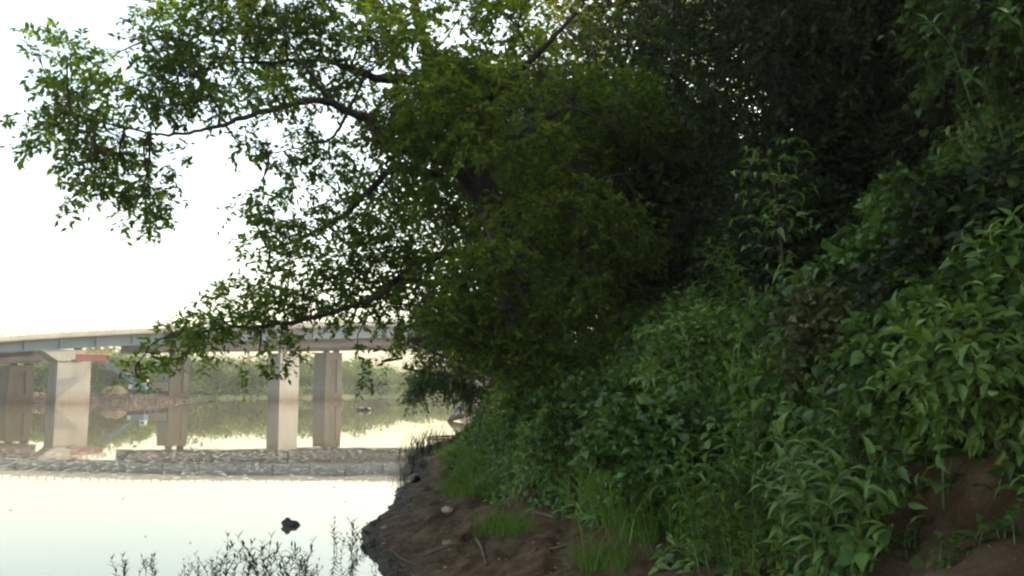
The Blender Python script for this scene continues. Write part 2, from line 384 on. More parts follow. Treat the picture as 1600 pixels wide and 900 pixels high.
def grid_mesh(name, xs_fn, ys, nx, material):
    V = []; ny = len(ys)
    for y in ys:
        xs = xs_fn(y); V.append(np.stack([xs, np.full(nx, y), terrain(xs, np.full(nx, y))], 1))
    V = np.concatenate(V); i = np.arange(ny - 1)[:, None] * nx + np.arange(nx - 1)[None]
    i = i.ravel(); Fc = np.stack([i, i + 1, i + nx + 1, i + nx], 1)
    return link_mesh(name, np_mesh(name, V, Fc, True), material)
ys = np.concatenate([np.linspace(-25, 2.5, 30, endpoint=False), np.linspace(2.5, 20, 420, endpoint=False), np.linspace(20, 60, 200, endpoint=False), np.linspace(60, 420, 60)])
so = np.concatenate([np.linspace(-30, -3, 8, endpoint=False), np.linspace(-3, -.6, 12, endpoint=False), np.linspace(-.6, 5, 150, endpoint=False), np.linspace(5, 12, 50, endpoint=False), np.linspace(12, 110, 30)])
bank = grid_mesh('riverbank_ground', lambda y: so + float(np.interp(y, SH_Y, SH_X)), ys, len(so), M['mud'])
tag(bank, kind='structure')

wv = [(-900, -60, 0), (300, -60, 0), (300, 900, 0), (-900, 900, 0)]
tag(link_mesh('river_water', np_mesh('river_water', wv, [(0, 1, 2, 3)]), M['water']), kind='structure')

# far bank: rises out of the water along a curve, left end nearer
FB = [(-260, 120), (-150, 135), (-95, 150), (-70, 160), (-50, 178), (-25, 200), (0, 208), (40, 214), (120, 220)]
def far_shore(x): return float(np.interp(x, [p[0] for p in FB], [p[1] for p in FB]))
xs = np.linspace(-260, 120, 120); offs = [-4, 0, .6, 2, 6, 16, 60, 900]; zo = [-1.5, -.02, .5, .8, 1.4, 1.8, 3, 10]
V = np.array([(x, far_shore(x) + o + 1.6 * (vnoise(x * .15, 0, 4) - .5), z + (.5 * (vnoise(x * .3, o, 8) - .5) if 0 < o < 100 else 0)) for o, z in zip(offs, zo) for x in xs])
nx = len(xs); i = (np.arange(len(offs) - 1)[:, None] * nx + np.arange(nx - 1)[None]).ravel()
tag(link_mesh('far_bank_ground', np_mesh('far_bank_ground', V, np.stack([i, i + 1, i + nx + 1, i + nx], 1), True), M['farland']), kind='structure')

# ------------------------------------------------------------------ the two bridges
P0 = np.array([-800 / F * 105, 105.0]); P1 = np.array([-180 / F * 150, 150.0])
BD = (P1 - P0) / np.linalg.norm(P1 - P0); BN = np.array([BD[1], -BD[0]])       # along the deck; its near side
def on_line(px, off):
    """plan point on the deck line (pushed back by off metres) under photo column px"""
    q = (px - 800) / F; a = P0 - BN * off
    t = (q * a[1] - a[0]) / (BD[0] - q * BD[1]); return a + BD * t
def pt(px, py, off):
    p = on_line(px, off); return at(px, py, p[1])
ST = [-260, -120, 0, 109, 218, 330, 430, 536, 640, 760, 900]
TOP = [547.5, 536, 526.6, 519, 513.6, 509.2, 506, 503, 500.5, 498, 496]
FLG = [554, 542.5, 533, 525.8, 520.2, 515.6, 512.2, 509.3, 506.8, 504, 502]
BOT = [570, 559.5, 550.5, 544, 538, 533.5, 530.3, 528, 526, 524, 522]
BNV = np.array([BN[0], BN[1], 0])
def sweep(name, sta, tops, bots, off_front, thick, material, parent, ext=0.0):
    """a band running along the bridge: front face between two photo curves, given thickness backwards"""
    sta2 = np.linspace(sta[0], sta[-1], 40); V = []
    for s in sta2:
        a = pt(s, np.interp(s, sta, bots), 0); b = pt(s, np.interp(s, sta, tops), 0)
        for q in (a, b): V.append(q - BNV * off_front)
        for q in (b, a): V.append(q - BNV * (off_front + thick))
    Fc = []
    for i in range(len(sta2) - 1):
        for k in range(4):
            a = 4 * i + k; b = 4 * i + (k + 1) % 4; Fc.append((a, a + 4, b + 4, b))
    e = 4 * (len(sta2) - 1); Fc += [(0, 1, 2, 3), (e + 3, e + 2, e + 1, e)]
    o = link_mesh(name, np_mesh(name, V, Fc), material); unparent_shift(o, parent); return o

nb_root = empty('road_bridge', (*on_line(109, 4), 0), 'new road bridge with grey steel girders crossing the river', 'bridge')
ST_, TOP_, FLG_, BOT_ = (np.array(q, float) for q in (ST, TOP, FLG, BOT))
sweep('parapet', ST_, TOP_, FLG_ - .6, -.35, .3, M['parapet'], nb_root)
sweep('parapet', ST_, TOP_, FLG_ - .6, 8.4, .3, M['parapet'], nb_root)
sweep('deck_slab', ST_, FLG_ - .8, FLG_ + 1.2, -.30, 9.0, M['parapet'], nb_root)
for off in (.6, 3.3, 6.0):
    sweep('girder', ST_, FLG_ + 1.25, BOT_ - .7, off, .06, M['steel'], nb_root)
    sweep('girder_flange', ST_, BOT_ - .68, BOT_ + .3, off - .25, .56, M['steel'], nb_root)
items = []
for k, s in enumerate(np.arange(-240, 880, 9.4)):
    a = pt(s, np.interp(s, ST_, FLG_ + 1.4), 0) - BNV * .45; b = pt(s, np.interp(s, ST_, BOT_ - .9), 0) - BNV * .45
    w = .05 if k % 6 else .16
    items.append([(*(a[:2] + BD * sx * w + BN * sy * (.12)), z) for z in (b[2], a[2]) for sx, sy in ((-1, -1), (1, -1), (1, 1), (-1, 1))])
for it in items[::6]:
    o = boxes('girder_stiffener', [it], M['steel']); unparent_shift(o, nb_root)
items = []
for s in np.arange(-240, 880, 13.5):                                             # railing posts on the near parapet
    a = pt(s, np.interp(s, ST_, TOP_), 0) + BNV * .2
    items.append(obox(a[:2], .045, .045, a[2] - .05, a[2] + .42, math.atan2(BD[1], BD[0])))
for it in items:
    o = boxes('railing_post', [it], M['parapet']); unparent_shift(o, nb_root)

YAW = math.atan2(BD[1], BD[0])
def prism_block(name, px0, px1, top, base, off, depth, material, root, taper_px=0):
    """a pier wall whose near face fills photo columns px0..px1, extruded back by depth; z down to -1.5"""
    pm = (px0 + px1) / 2; c = on_line(pm, off); a = on_line(px0, off); b = on_line(px1, off)
    zt = at(pm, top, c[1])[2]; zb = -1.5
    tk = np.linalg.norm(b - a) * taper_px
    V = []
    for z, sh in ((zb, 0), (zt, tk)):
        for q, sg in ((a, 1), (b, -1)): V.append((*(q + BD * sh * sg), z))
        for q, sg in ((b, -1), (a, 1)): V.append((*(q + BD * sh * sg - BN * depth), z))
    return V, zt, a, b
def pier(px0, px1, top, off, depth, root, recess=None, taper=.06, tk=.28, m=None):
    m = m or M['concrete']
    V, zt, a, b = prism_block('pier', px0, px1, top, 0, off, depth, M['concrete'], root, taper)
    core = boxes('pier', [V], m)
    if recess:                                                                   # raised frame round a sunk panel on the near face
        L = np.linalg.norm(b - a); items = []
        def fr(u0, u1, z0, z1):
            v = []
            for z in (z0, z1):
                sh = taper * L * (z + 1.5) / (zt + 1.5)
                for u in (u0, u1): v.append((*(a + BD * (np.clip(u * L, sh, L - sh)) + BN * (tk - .004)), z))
                for u in (u1, u0): v.append((*(a + BD * (np.clip(u * L, sh, L - sh)) - BN * .01), z))
            return v
        l, r_, zb, zp = recess; zp = min(zp, zt - .02); l = max(l, .02)
        items = [fr(0, l, -1.5, zt), fr(r_, 1, -1.5, zt), fr(l, r_, -1.5, zb), fr(l, r_, zp, zt)]
        f = boxes('panel_frame', items, M['concrete']); f.parent = core
    foot = obox((a + b) / 2 - BN * (depth / 2 - .2), np.linalg.norm(b - a) / 2 + .12, depth / 2 + .32, -1.6, .10, YAW)
    if recess: q = boxes('footing', [foot], m); q.parent = core
    unparent_shift(core, root)
    return core, a, b, zt
# new piers with their hammerhead caps
def cap_block(root, core, px0, px1, topy, boty, off, depth, slope=0):
    c0 = pt(px0, topy, off); c1 = pt(px1, topy, off); zt = (c0[2] + c1[2]) / 2; zb = at((px0 + px1) / 2, boty, c0[1])[2]
    V = []
    for z in (zb, zt):
        ins = slope if z == zb else 0
        for q in (c0[:2] + BD * ins, c1[:2] - BD * ins * .2): V.append((*q, z))
        for q in (c1[:2] - BD * ins * .2, c0[:2] + BD * ins): V.append((*(q - BN * depth), z))
    o = boxes('pier_cap', [V], M['newconcrete']); o.parent = core
def bearing(core, pxs, topy, boty, off):
    for p in pxs:
        c = pt(p, topy, off); zb = pt(p, boty, off)[2]
        o = boxes('bearing', [obox(c[:2] - BN * .7, .35, .4, zb - .02, c[2] + .03, YAW)], M['rust']); o.parent = core
core, *_ = pier(92, 145, 551, .55, 3.0, nb_root, None, .012, m=M['newconcrete'])
cap_block(nb_root, core, 62, 136, 546, 563, .5, 3.1, 2.2); bearing(core, (70, 125), 544, 546, .5)
core, *_ = pier(439, 469, 552, .55, 3.2, nb_root, None, .018, m=M['newconcrete']); bearing(core, (445, 462), 528.5, 552, .6)
core, *_ = pier(742, 772, 548, .55, 3.2, nb_root, None, .018, m=M['newconcrete'])
# old bridge behind: weathered girders, part of the deck already gone
OFF = 10.5
ob_root = empty('demolished_bridge', (*on_line(277, OFF + 3), 0), 'old bridge with rusty brown girders and a missing span behind the grey one', 'bridge')
OST = np.array([-260, -120, 0, 62, 218, 373, 537, 645, 780, 900], float); OBT = np.array([590, 578, 568.6, 565, 550.5, 547.5, 547, 544.5, 542, 540], float)
def old_band(name, s0, s1, top_d, bot_d, off, thick, m):
    sta2 = np.linspace(s0, s1, 24); V = []
    for s in sta2:
        p = pt(s, np.interp(s, OST, OBT) + bot_d, OFF); t = pt(s, np.interp(s, OST, OBT) + top_d, OFF)
        sh = BNV * (off)
        V += [p - sh, t - sh, t - sh - BNV * thick, p - sh - BNV * thick]
    Fc = []
    for i in range(len(sta2) - 1):
        for k in range(4):
            a = 4 * i + k; b = 4 * i + (k + 1) % 4; Fc.append((a, a + 4, b + 4, b))
    e = 4 * (len(sta2) - 1); Fc += [(0, 1, 2, 3), (e + 3, e + 2, e + 1, e)]
    o = link_mesh(name, np_mesh(name, V, Fc), m); unparent_shift(o, ob_root)
for s0, s1 in ((-250, 64), (218, 890)):
    for off in (0, 3, 6):
        old_band('girder', s0, s1, -19, 0, off, .08, M['rust'])
        old_band('girder_flange', s0, s1, -1.0, .4, off - .25, .58, M['rust'])
    old_band('deck_slab', s0, s1, -22, -19.2, -.4, 8, M['parapet'])
for px0, px1, top, bt in ((15, 57, 571, 567), (266, 298, 558, 550), (508, 535, 551, 547), (752, 778, 549, 543)):
    core, *_ = pier(px0, px1, top, OFF, 3.2, ob_root, (.26, .68, 1.2, at(px0, top + 9, on_line(px0, OFF)[1])[2]), .06)
    w = px1 - px0; bearing(core, (px0 + .22 * w, px1 - .22 * w), bt + .5, top, OFF)

# red formwork platform hung on the new pier
pp = pt(140, 566, -.4); r = empty('work_platform', (pp[0], pp[1], pp[2]), 'red steel work platform with timber railing beside the pier top', 'platform')
L0 = on_line(113, -.4); L1 = on_line(161, -.4); zb = pt(140, 567, -.4)[2]; zt = pt(140, 551, -.4)[2]
def pl(name, s0, s1, z0, z1, o0, o1, m):
    a = L0 + (L1 - L0) * s0; b = L0 + (L1 - L0) * s1
    o = boxes(name, [[(*(q + BN * w), z) for z in (z0, z1) for q, w in ((a, o1), (b, o1), (b, o0), (a, o0))]], m); unparent_shift(o, r)
pl('side_panel', 0, .95, zb + .35, zt - .3, 1.35, 1.45, M['oxide']); pl('floor_panel', 0, 1.1, zb + .2, zb + .33, 0, 1.44, M['oxide'])
pl('end_panel', .951, .98, zb + .33, zt - .4, 0, 1.4, M['oxide'])
for k in range(7): pl('railing_post', k * .17, k * .17 + .02, zt - .29, zt + .28 + .1 * (k % 2), 1.36, 1.44, M['lumber'])
pl('handrail', -.02, 1.12, zt + .1, zt + .18, 1.45, 1.5, M['lumber']); pl('toe_board', .1, 1.15, zt - .28, zt - .08, 1.46, 1.52, M['lumber'])

# rubble spit and what stands on it
SPY = [(-70, 118), (-64, 120), (-50, 121), (-47.5, 124)]
sp_n = 60; V = []; sx_ = np.linspace(-120, -47, sp_n)
def spit_y(x): return float(np.interp(x, [-120, -64, -52, -47], [110, 118, 122, 127]))
cross = [(-1.6, -1.0), (0, 0), (1.6, .85), (2.6, 1.15), (10, 1.2), (13, .2), (15, -1)]
for (o_, z) in cross:
    for x in sx_:
        e = min(1, (-47 - x) / 5); V.append((x, spit_y(x) + o_ + .8 * (vnoise(x * .5, o_, 3) - .5), (z if z < 0 else z * e) + .35 * (vnoise(x * .9, o_ * 2, 7) - .5) * (z > 0)))
i = (np.arange(len(cross) - 1)[:, None] * sp_n + np.arange(sp_n - 1)[None]).ravel()
tag(link_mesh('gravel_spit_ground', np_mesh('gravel_spit_ground', V, np.stack([i, i + 1, i + sp_n + 1, i + sp_n], 1)), M['rubble']), kind='structure')
def rock_arrays(c, r, seed, flat=.7, sub=2):
    import bmesh
    bm = bmesh.new(); bmesh.ops.create_icosphere(bm, subdivisions=sub, radius=1)
    V = np.array([v.co[:] for v in bm.verts]); Fc = np.array([[v.index for v in f.verts] for f in bm.faces]); bm.free()
    q = np.random.default_rng(seed); ax = norm(q.normal(size=(7, 3))); h = q.uniform(.55, .95, 7)
    for a, k in zip(ax, h):
        d = V @ a; V = V - np.outer(np.clip(d - k, 0, None), a)
    V = V + .05 * q.normal(size=V.shape) * (sub > 1)
    V = V * (np.array(r) * np.array([1, 1, flat])); an = q.uniform(0, 6.28); ca, sa = math.cos(an), math.sin(an)
    V = V @ np.array([[ca, sa, 0], [-sa, ca, 0], [0, 0, 1]]); return V + np.array(c), Fc
parts = []
for k in range(900):
    x = random.uniform(-95, -47.5); o_ = random.uniform(-.6, 2.8); e = min(1, (-47 - x) / 5)
    z = float(np.interp(o_, [0, 1.6, 2.6], [0, .85, 1.15])) * e; rr = random.uniform(.15, .42)
    V, Fc = rock_arrays((x, spit_y(x) + o_, z), (rr, rr * .9, rr), k, .75, 1); parts.append((V, Fc, 0))
V, Fc, mi = join(parts); tag(link_mesh('rubble', np_mesh('rubble', V, Fc), M['rubble']), kind='stuff')

# blue crane on the spit: tracks, body, cab, lattice boom reaching to the bridge
cr = at(219, 613, 125.5); r = empty('crawler_crane', (cr[0], cr[1], 1.15), 'blue crawler crane on the rubble spit, boom reaching to the bridge', 'crane')
for sg in (-1, 1): boxes('track', [obox((.0, sg * .75), 1.1, .25, 0, .55, 0)], M['track'], r)
boxes('body', [obox((.1, 0), .95, .9, .56, 1.35, 0, .94)], M['blue'], r)
cb = boxes('cab', [obox((.8, -.42), .38, .4, 1.351, 2.0, 0, .88)], M['white'], r); boxes('window', [obox((.8, -.835), .26, .02, 1.5, 1.85, 0)], M['glass'], cb)
boxes('counterweight', [obox((-1.1, 0), .24, .8, .7, 1.3, 0)], M['white'], r)
A = at(214, 598, 125); B = at(137, 553, 119); ax = norm((B - A)[None])[0]; sv = norm(np.cross(ax, [0, 0, 1])[None])[0]; uv = np.cross(sv, ax)
As, Bs, n_ = [], [], 16
cor = lambda t, i: A + (B - A) * t + (sv * (1, 1, -1, -1)[i] + uv * (1, -1, -1, 1)[i]) * (.24 - .12 * t)
for i in range(4):
    As.append(cor(0, i)); Bs.append(cor(1, i))
    for k in range(n_):
        As.append(cor(k / n_, i)); Bs.append(cor((k + 1) / n_, (i + 1) % 4)); As.append(cor(k / n_, i)); Bs.append(cor(k / n_, (i + 1) % 4))
V, Fc = prisms(np.array(As), np.array(Bs), .04, .04); o = link_mesh('boom', np_mesh('boom', V, Fc), M['blue']); unparent_shift(o, r)
V, Fc = prisms(np.array([B, A + np.array([-.6, 0, .6])]), np.array([B - [0, 0, 1.0], B]), .03, .03); o = link_mesh('cable', np_mesh('cable', V, Fc), M['track']); unparent_shift(o, r)
h_ = at(179, 614, 124); V, Fc = rock_arrays((h_[0], h_[1], 1.1), (1.7, 1.2, 1.5), 5, .8, 3)
tag(link_mesh('sand_heap', np_mesh('sand_heap', V, Fc, True), M['tan']), 'pale sandy heap on the rubble spit left of the crane', 'heap')
sh_ = at(250, 605, 131); r = empty('site_trailer', (sh_[0], sh_[1], 1.15), 'small white site trailer parked behind the blue crane', 'trailer')
boxes('body', [obox((0, 0), 1.1, .8, .45, 1.7, .3)], M['parapet'], r); boxes('roof', [obox((0, 0), 1.16, .86, 1.703, 1.8, .3)], M['track'], r)
for sg in (-.5, .5): tube_obj('wheel', [(sg, -.9, .28), (sg, -.7, .28)], [.28, .28], M['track'], r, 12, 0)

# ------------------------------------------------------------------ far trees
def far_tree_mesh(seed, H, Wd, lo=.06, n=1700, leaf=.42):
    q = np.random.default_rng(seed); lumps = []
    for k in range(16):
        z = H * q.uniform(.22, .88); rmax = Wd * (.5 if z < H * .6 else .5 * (1 - (z / H - .6) / .45)); a = q.uniform(0, 6.28); rr = rmax * math.sqrt(q.uniform(0, 1)) * .85
        lumps.append((rr * math.cos(a), rr * math.sin(a), z, q.uniform(.16, .3) * Wd))
    lumps = np.array(lumps); idx = q.integers(0, len(lumps), n); d = norm(q.normal(size=(n, 3))); d[:, 2] = d[:, 2] * .9 + .1
    P = lumps[idx, :3] + d * lumps[idx, 3:4] * q.uniform(.6, 1.08, (n, 1)) ** .6
    P[:, 2] = np.clip(P[:, 2], H * lo, None)
    D = norm(q.normal(size=(n, 3)) + [0, 0, -.3]); N = norm(d + .6 * q.normal(size=(n, 3)) + [0, 0, .4])
    L = leaf * q.uniform(.6, 1.4, n); return leaf_arrays(P, D, N, L, L * .75, T_SMALL)
FT = []
for k, (H, Wd) in enumerate([(7.5, 6), (9, 7), (6, 6.5), (10, 6), (5, 6.5), (8, 8)]):
    V, Fc = far_tree_mesh(100 + k, H, Wd); cm = np_mesh('crown', V, Fc, mats=[M['far'][k % 2]])
    V, Fc = tube([(0, 0, -.3), (.1, 0, H * .3), (.05, .1, H * .62)], [.22, .15, .06], 6); FT.append((cm, np_mesh('trunk', V, Fc, mats=[M['bark']]), H, Wd))
GAPS = [(-60, 15, 'left of every pier'), (57, 84, 'right of leftmost pier'), (145, 262, 'between hammerhead and recessed piers'), (298, 424, 'before the broad plain pier'),
        (469, 504, 'between the two right piers'), (535, 700, 'beyond the last pier')]
ORD = ['first', 'second', 'third', 'fourth', 'fifth', 'sixth', 'seventh', 'eighth', 'ninth', 'tenth', 'eleventh', 'twelfth']
def far_top(px):                                                                  # photo's tree-line height
    return float(np.interp(px, [-60, 0, 60, 130, 175, 205, 240, 300, 335, 380, 430, 470, 500, 560, 600, 640, 700], [570, 575, 566, 556, 546, 556, 572, 556, 562, 576, 568, 572, 562, 570, 582, 588, 590]))
tint = ['dark', 'yellow-green']
for g0, g1, where in GAPS:
    n = max(1, round((g1 - g0) / 17)); spots = []
    for k in range(n):
        px = g0 + (k + .5) * (g1 - g0) / n + random.uniform(-3, 3); q = (px - 800) / F
        Y = 150.0
        for _ in range(12): Y = far_shore(q * Y) + 3
        Y += random.choice([0, 2.5, 6]); spots.append((px, q * Y, Y))
    for k, (px, x, Y) in enumerate(spots):
        v = random.randrange(6); cm, tm, H, Wd = FT[v]; want = at(px, far_top(px) + random.uniform(-4, 9), Y)[2] - .9
        s = want / H; rt = empty('shore_tree', (x, Y, .9), f'{ORD[k]} tree from left on far bank, {where}' if n > 1 else f'lone tree on far bank {where}', 'tree', 'trees along the far bank', random.uniform(0, 6.28))
        rt.scale = (s * random.uniform(.95, 1.3), s * random.uniform(.95, 1.3), s)
        link_mesh('trunk', tm, None, rt); link_mesh('crown', cm, None, rt)
# a second, higher line of woods behind: one mass
parts = []
for k in range(110):
    px = random.uniform(-150, 800); q = (px - 800) / F; Y = 160.0
    for _ in range(12): Y = far_shore(q * Y) + 16
    Y += random.uniform(0, 18); H = at(px, far_top(px) + random.uniform(0, 12), Y)[2]
    V, Fc = far_tree_mesh(500 + k, max(H, 4), random.uniform(7, 11), .05, 800, .6); parts.append((V + [q * Y, Y, 1.2], Fc, 0))
V, Fc, mi = join(parts); tag(link_mesh('woods', np_mesh('woods', V, Fc), M['far'][0]), kind='stuff')
# low brush at the far waterline
n = 16000; x = rng.uniform(-120, 60, n); y = np.array([far_shore(v) for v in x]) + rng.uniform(.2, 5, n); z = .35 + rng.uniform(0, 1, n) ** 1.6 * 2.2
V, Fc = leaf_arrays(np.stack([x, y, z], 1), rng.normal(size=(n, 3)), rng.normal(size=(n, 3)) + [0, 0, 1], rng.uniform(.35, .8, n), rng.uniform(.25, .6, n), T_SMALL)
tag(link_mesh('far_bank_brush', np_mesh('far_bank_brush', V, Fc), M['far'][0]), kind='stuff')

# ------------------------------------------------------------------ leafy sprays for the near trees
def spray_leaves(C, D, nl, tl, L, Wr, T, droop=.25, q=rng, jitter=.5, upn=.8):
    """nl leaves along a twig of length tl starting at C along D"""
    n = len(C); t = (np.arange(nl) + .6) / nl
    D = norm(D); side = norm(np.cross(D, np.array([0, 0, 1.]) + .2 * q.normal(size=(n, 3))))
    tl = np.broadcast_to(tl, (n,))
    P = C[:, None] + D[:, None] * (t[None, :, None] * tl[:, None, None]); P[..., 2] -= droop * (t[None] ** 2) * tl[:, None]
    sg = np.where(np.arange(nl) % 2, 1, -1)[None, :, None]
    LD = D[:, None] * .55 + side[:, None] * sg * .75 + jitter * q.normal(size=(n, nl, 3)); LD[..., 2] -= droop
    NN = jitter * q.normal(size=(n, nl, 3)) + np.array([0, 0, upn])
    LL = L * q.uniform(.6, 1.25, n * nl)
    V, Fc = leaf_arrays(P.reshape(-1, 3), LD.reshape(-1, 3), NN.reshape(-1, 3), LL, LL * Wr, T)
    E = C + D * tl[:, None]; E[:, 2] -= droop * tl
    return (V, Fc), (C, E)

def cloud(c, r, n, q=rng, shell=.35):
    d = norm(q.normal(size=(n, 3))); u = q.uniform(shell ** 3, 1, (n, 1)) ** (1 / 3)
    return np.array(c) + d * u * np.array(r), d

def nearest(P, Q):
    out = np.empty(len(P), int)
    for a in range(0, len(P), 2000):
        d = ((P[a:a + 2000, None] - Q[None]) ** 2).sum(-1); out[a:a + 2000] = d.argmin(1)
    return out

def build_tree(name, label, base, trunk_pts, trunk_r, limbs, clusters, leafm, L=.1, Wr=.45, T=T_SMALL, nl=9, tl=.38, droop=.25, group=None, cat='tree', twigs=True, shell=.35, spread=1.0):
    """clusters: (centre, radii, number of sprays)"""
    root = empty(name, base, label, cat, group); b = np.array(base)
    skel = []
    if trunk_pts is not None:
        p = smooth_path(trunk_pts); skel.append(p); o = tube_obj('trunk', p, trunk_r, M['bark'], None, 12, .10); unparent_shift(o, root)
    for pts, rr in limbs:
        p = smooth_path(pts); wv_ = np.cumsum(rng.normal(size=p.shape) * .012, axis=0); wv_ -= np.linspace(0, 1, len(p))[:, None] * wv_[-1]
        p = p + wv_; skel.append(p); o = tube_obj('limb', p, rr, M['bark'], None, 7, .12); unparent_shift(o, root)
    S_ = np.concatenate(skel); parts = []
    for c, r, n in clusters:
        n = max(1, int(n)); C, d = cloud(c, np.array(r) * spread, n, rng, shell); near = S_[nearest(np.array([c]), S_)[0]]
        out = norm(np.array(c) - near)
        D = d * .6 + out * .5 + .35 * rng.normal(size=C.shape)
        (V, Fc), (A_, B_) = spray_leaves(C, D, nl, tl * rng.uniform(.6, 1.3, n), L, Wr, T, droop)
        parts.append((V, Fc, 0))
        if twigs:
            V, Fc = prisms(A_, B_, .003, .0015); parts.append((V, Fc, 1))
            hub = np.array(c) * .7 + near * .3 + rng.normal(size=3) * .05                # branchlets: limb to hub to each spray
            mid = (C + hub) / 2 + rng.normal(size=C.shape) * .06; mid[:, 2] += .05
            kk = np.arange(0, n, 3)
            V, Fc = prisms(np.broadcast_to(hub, C.shape)[kk], mid[kk], .006, .0045); parts.append((V, Fc, 1)); V, Fc = prisms(mid[kk], C[kk], .0045, .003); parts.append((V, Fc, 1))
            m2 = (near + hub) / 2 + rng.normal(size=3) * .08
            V, Fc = tube(smooth_path([near, m2, hub], 4), [.022, .011], 5); parts.append((V, Fc, 1))
    V, Fc, mi = join(parts); o = link_mesh('crown', np_mesh('crown', V, Fc, mats=[leafm, M['twig']], midx=mi)); unparent_shift(o, root)
    return root

def pxl(lst): return [at(*p) for p in lst]
# the big leaning maple: limbs traced in depth, left limbs come forward over the water
TB = (0.75, 15.2); tz = float(terrain(*TB))
tr = [(TB[0], TB[1], tz - .2), at(812, 560, 15.1), at(800, 420, 15.0), at(770, 330, 14.9), at(735, 240, 14.7), at(690, 130, 14.6), at(655, 40, 14.8), at(640, -80, 15)]
limbs = [
    (pxl([(770, 330, 14.9), (715, 268, 14.4), (668, 240, 14.0), (605, 222, 13.6), (574, 187, 13.4), (545, 173, 13.2), (500, 158, 13.0), (427, 168, 12.8), (378, 182, 12.6), (307, 198, 12.3), (240, 205, 12.1), (150, 190, 11.9), (90, 170, 11.8)]), [.13, .10, .08, .055, .035, .018, .008]),
    (pxl([(675, 110, 14.6), (654, 122, 14.6), (619, 129, 14.4), (570, 120, 14.2), (539, 109, 14.0), (494, 91, 13.8), (444, 92, 13.6), (387, 93, 13.5), (320, 80, 13.4), (260, 60, 13.2)]), [.10, .085, .06, .04, .02, .009]),
    (pxl([(690, 270, 14.6), (640, 262, 14.2), (605, 258, 14.0), (574, 293, 13.8), (539, 320, 13.6), (494, 355, 13.4), (440, 380, 13.3), (400, 390, 13.2)]), [.08, .06, .045, .03, .012]),
    (pxl([(795, 430, 15), (740, 400, 14.4), (680, 405, 14.0), (625, 438, 13.6), (590, 468, 13.4), (510, 495, 13.1), (440, 505, 12.9), (370, 508, 12.7), (300, 520, 12.5), (245, 535, 12.4), (215, 570, 12.3)]), [.085, .06, .042, .03, .018, .006]),
    (pxl([(705, 190, 14.2), (740, 165, 13.8), (777, 147, 13.6), (840, 90, 13.4), (900, 20, 13.3)]), [.09, .075, .05, .03]),
    (pxl([(512, 155, 13.0), (480, 110, 12.8), (440, 40, 12.7), (420, -30, 12.6)]), [.035, .025, .015, .01]),
    (pxl([(740, 240, 14.7), (830, 200, 14.4), (900, 170, 14), (960, 200, 13.8)]), [.08, .06, .03, .015]),
    (pxl([(800, 420, 15.0), (850, 330, 14.6), (905, 290, 14.2), (985, 270, 14.0)]), [.09, .06, .035, .015]),
    (pxl([(545, 173, 13.2), (520, 215, 13.1), (470, 230, 13.0), (420, 240, 12.9)]), [.03, .02, .012, .006]),
    (pxl([(590, 468, 13.4), (560, 520, 13.2), (560, 560, 13.1), (575, 590, 13.1)]), [.012, .008, .005, .003]),
    (pxl([(625, 438, 13.6), (640, 490, 13.4), (635, 545, 13.3), (630, 575, 13.3)]), [.014, .01, .006, .003]),
]
EL = [(70, 85, 35, 35, .35), (110, 75, 45, 25, .35), (150, 100, 40, 30, .5), (58, 205, 32, 25, .6), (95, 160, 50, 38, .75), (110, 215, 55, 35, .9), (150, 150, 45, 42, .8), (150, 262, 40, 42, 1), (190, 215, 38, 38, .8), (205, 285, 42, 36, .9), (235, 310, 38, 36, 1), (218, 345, 28, 16, .6), (255, 245, 28, 36, .45), (120, 300, 20, 22, .6),
      (240, 20, 32, 28, .7), (222, 45, 20, 28, .4), (248, 82, 38, 32, 1), (230, 130, 32, 38, 1), (265, 165, 48, 26, 1), (325, 165, 40, 22, .9), (300, 110, 50, 42, 1.2), (330, 50, 48, 42, 1), (285, 30, 42, 28, .5), (390, 30, 50, 40, 1.2), (400, 90, 50, 42, 1), (372, 140, 38, 28, .8), (430, 148, 38, 32, 1), (450, 60, 50, 52, 1.1), (505, 40, 50, 45, 1.1), (520, 100, 55, 40, .8), (590, 45, 50, 50, 1), (560, 140, 48, 34, .8), (480, 130, 40, 28, .8), (350, -30, 90, 35, 1), (520, -40, 90, 45, 1.1),
      (400, 222, 24, 22, .8), (425, 250, 28, 22, .8), (372, 240, 15, 13, .4), (482, 218, 32, 44, .9), (520, 258, 40, 34, .8), (562, 240, 34, 34, .5), (460, 290, 36, 22, .8), (400, 300, 28, 16, .55), (385, 340, 28, 18, .6), (430, 352, 42, 30, .9), (482, 370, 42, 28, .9), (420, 392, 42, 22, .8), (540, 335, 46, 40, 1), (582, 300, 36, 36, .8), (605, 372, 46, 42, 1.2), (540, 402, 46, 30, .9), (470, 412, 38, 22, .8),
      (565, 440, 46, 30, 1), (502, 450, 50, 26, .9), (432, 450, 42, 26, .8), (372, 460, 38, 22, .7), (330, 460, 28, 18, .35), (420, 498, 56, 22, 1.1), (340, 505, 52, 22, 1.1), (272, 525, 38, 22, 1.1), (240, 558, 24, 20, .8), (213, 580, 18, 18, .8), (392, 580, 22, 15, .8), (300, 540, 36, 18, .8), (440, 545, 28, 24, 1), (482, 480, 46, 22, 1), (550, 490, 42, 24, .8), (572, 570, 22, 34, .22), (605, 545, 32, 26, .3), (625, 480, 36, 46, 1.1), (600, 455, 40, 26, .8), (640, 430, 36, 34, .9), (530, 485, 30, 18, .6), (650, 540, 26, 36, .35)]
cl = []
for (cx, cy, rx, ry, w) in EL:
    Y = float(np.interp(cx, [50, 300, 650], [12.0, 12.9, 14.0])) + random.uniform(-.9, .9); s = Y / F
    cl.append((at(cx, cy, Y), (rx * s, max(.35, (rx + ry) * .5 * s * 1.3), ry * s), w * math.pi * rx * ry / 74))
